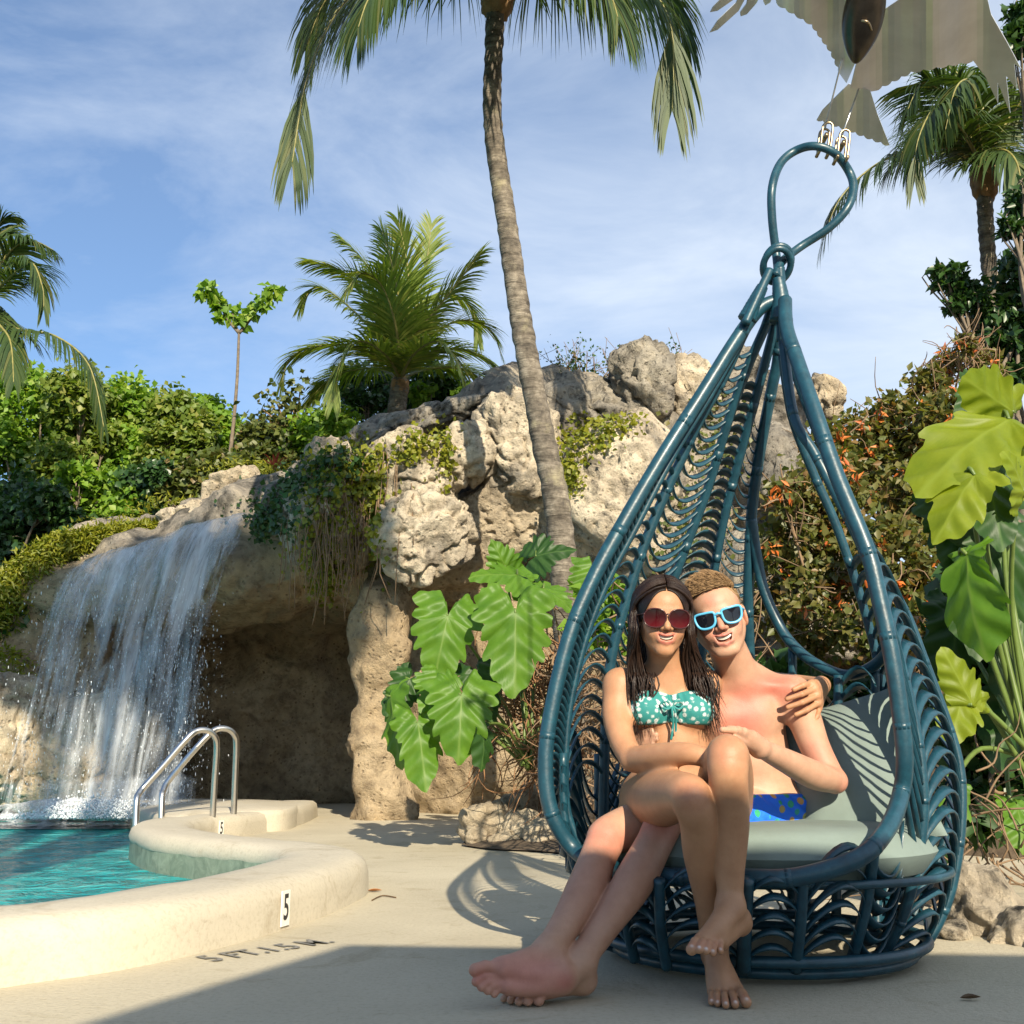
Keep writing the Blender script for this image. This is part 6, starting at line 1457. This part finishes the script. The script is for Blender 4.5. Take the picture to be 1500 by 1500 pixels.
onrock('dark green creeper over the mossy boulder beside the waterfall', 'creeper', 'creeper', [(410, 740, 28, 20), (450, 705, 30, 12), (395, 765, 14, 12), (500, 675, 24, 10)], 1100, .065, L_dark, None, .12, .5, GV)
onrock('mossy green growth in the gap right of the tall palm trunk', 'creeper', 'creeper', [(840, 660, 14, 22), (870, 640, 20, 12), (900, 622, 18, 8), (835, 700, 8, 16)], 800, .055, L_lime, None, .10, .3, GV)
onrock('creeper at the foot of the big pale boulder behind chair ribs', 'creeper', 'creeper', [(1030, 700, 30, 60), (1060, 640, 20, 30), (1010, 790, 26, 24)], 700, .06, L_olive, None, .08, .3, GV)
mb = MB()
for k in range(130):
    x = npr.normal(500, 38); h, n_ = rockhit(x, npr.uniform(660, 800))
    if h is None: continue
    L = npr.uniform(.3, .9); mb.tube(np.array([h + n_ * .03, h + n_ * .05 + np.array((npr.normal() * .03, -.03, -L * .5)), h + np.array((npr.normal() * .05, -.04, -L))]), .005, 4)
tag(mb.build('hanging_vines', M_twig), 'thin bare vine stems trailing down the boulder above the cave', 'vines', GV)
# low yellow ground cover beside the waterfall
P = []
pth = resample(spline([W(-40, 960, 12.9), W(5, 905, 12.9), W(50, 850, 13.0), (W(100, 812, 13.1)), W(165, 796, 13.3), W(232, 786, 13.5)], 8), 60); rad_ = np.interp(np.arange(60), [0, 20, 40, 59], [.42, .36, .20, .12])
for i in range(60): P.append(inball(230, pth[i] + np.array((0, -.12, .08)), (rad_[i], rad_[i], rad_[i] * .8), .5))
P.append(inball(500, W(8, 978, 12.6), (.34, .3, .26), .5)); P.append(inball(300, W(205, 790, 13.6), (.5, .3, .14), .5)); P.append(inball(300, W(420, 690, 13.9), (.6, .3, .14), .5)); P.append(inball(500, W(250, 755, 14.3), (.7, .3, .35), .5)); P.append(inball(500, W(170, 780, 14.0), (.8, .3, .25), .5)); P.append(inball(400, W(360, 690, 14.4), (.7, .3, .2), .5))
v, f = leaves(np.concatenate(P), .085, .6, .16); tag(link('ground_cover', mesh_np('ground_cover', v, f), L_lime), 'yellow green ground cover spilling over the rocks left of the waterfall', 'ground cover', None, 'stuff')
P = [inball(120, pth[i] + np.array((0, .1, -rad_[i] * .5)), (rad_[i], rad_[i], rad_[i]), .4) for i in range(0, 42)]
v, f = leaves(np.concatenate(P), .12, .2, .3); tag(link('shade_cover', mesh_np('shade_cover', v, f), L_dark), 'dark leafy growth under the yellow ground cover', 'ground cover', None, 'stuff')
# bromeliad and bare skyline twigs
t = thing('bromeliad', 'small red strap leaved plant above the waterfall rocks', 'plant', W(402, 690, 13.8)); mb = MB(); c = W(402, 688, 13.8)
for k in range(13):
    a = R(k * 137.5); d = np.array((math.cos(a), math.sin(a), 0)); L = npr.uniform(.16, .26); q = [c + d * L * s_ + np.array((0, 0, L * (1.5 * s_ - .8 * s_ * s_))) for s_ in (0, .33, .66, 1)]; s_ = np.array((-d[1], d[0], 0)) * .018
    mb.strip([p + s_ * w_ for p, w_ in zip(q, (1, 1, .7, .05))], [p - s_ * w_ for p, w_ in zip(q, (1, 1, .7, .05))])
mb.build('leaf_rosette', L_red, t)
t = thing('bare_shrub', 'nearly bare twiggy shrub on the skyline behind the grey boulders', 'shrub', W(900, 575, 13.2)); mb = MB(); P = []
for k in range(46):
    x = npr.uniform(815, 1000); a = W(x, 575, 13.2); e = W(x + npr.normal() * 26, npr.uniform(500, 552), 13.2 + npr.normal() * .2); q = spline([a, (a + e) / 2 + npr.normal(size=3) * .05, e], 4); mb.tube(q, np.linspace(.010, .003, 9), 4)
    for _ in range(3): b_ = q[npr.randint(3, 9)]; mb.tube(np.array([b_, b_ + npr.normal(size=3) * .10 + (0, 0, .06)]), .003, 4)
    if x < 900 or k % 4 == 0: P += [q[npr.randint(3, 9)] + npr.normal(size=3) * .05 for _ in range(7)]
mb.build('twigs', M_twig, t); P = [p + npr.normal(size=3) * .05 for p in P for _ in range(3)]; v, f = leaves(np.array(P), .045, .3); link('foliage', mesh_np('foliage', v, f), L_dark, t)
# fallen leaves on the deck
M_dry = plain('dry_leaf', (0.35, 0.14, 0.04), 0.7, var=0.3, scale=30); M_dry2 = plain('brown_leaf', (0.11, 0.065, 0.03), 0.8, var=0.3, scale=30)
for (x, y), mat, lab, L in (((548, 1307), M_dry, 'small orange fallen leaf on the deck by the curb', .075), ((1422, 1466), M_dry2, 'small brown fallen leaf on the shaded deck at lower right', .055)):
    c = G(x, y); mb = MB(); s_ = np.linspace(0, 1, 7); wv_ = L * .22 * np.sin(np.pi * s_) ** .8
    q = np.stack([c[0] + (s_ - .5) * L, c[1] + 0 * s_, .005 + .012 * (s_ - .4) ** 2 + 0 * s_], 1); mb.strip(q + np.stack([0 * s_, wv_, .010 * np.sin(np.pi * s_)], 1), q); mb.strip(q, q + np.stack([0 * s_, -wv_, .010 * np.sin(np.pi * s_)], 1))
    tag(mb.build('fallen_leaf', mat), lab, 'leaf', 'fallen leaves')
c = G(560, 1318); mb = MB(); mb.tube(spline([G(545, 1320) + (0, 0, .004), G(560, 1314) + (0, 0, .006), G(580, 1316) + (0, 0, .004)], 5), .003, 5); tag(mb.build('fallen_twig', M_dry2), 'thin dry twig on the deck near the orange leaf', 'twig')

# unseen tree added behind the viewer to shade the waterfall and the cave mouth
def back(p, y): t = (p[1] - y) / 1.0; return np.array((p[0] + .26 * t, y, p[2] + .56 * t))
cs = []
for x, z in ((-5.0, 1.9), (-4.9, 2.6), (-4.5, 2.3), (-4.0, 2.9), (-3.7, 1.9), (-3.2, 2.6), (-2.8, 1.7), (-2.6, 2.9), (-4.2, 1.5), (-3.3, 1.2), (-2.2, 2.2)):
    c = back((x, 11.8, z), -3.5 + random.uniform(-.4, .4)); cs.append((c, np.array((.62, .62, .55))))
tree('added_shade_tree', 'unseen spreading tree added behind the viewer to shade the waterfall', 'tree', (-1.6, -4.2, 0), cs, 7000, .26, L_mid, None, per=14, limb=.16, sub=.5)
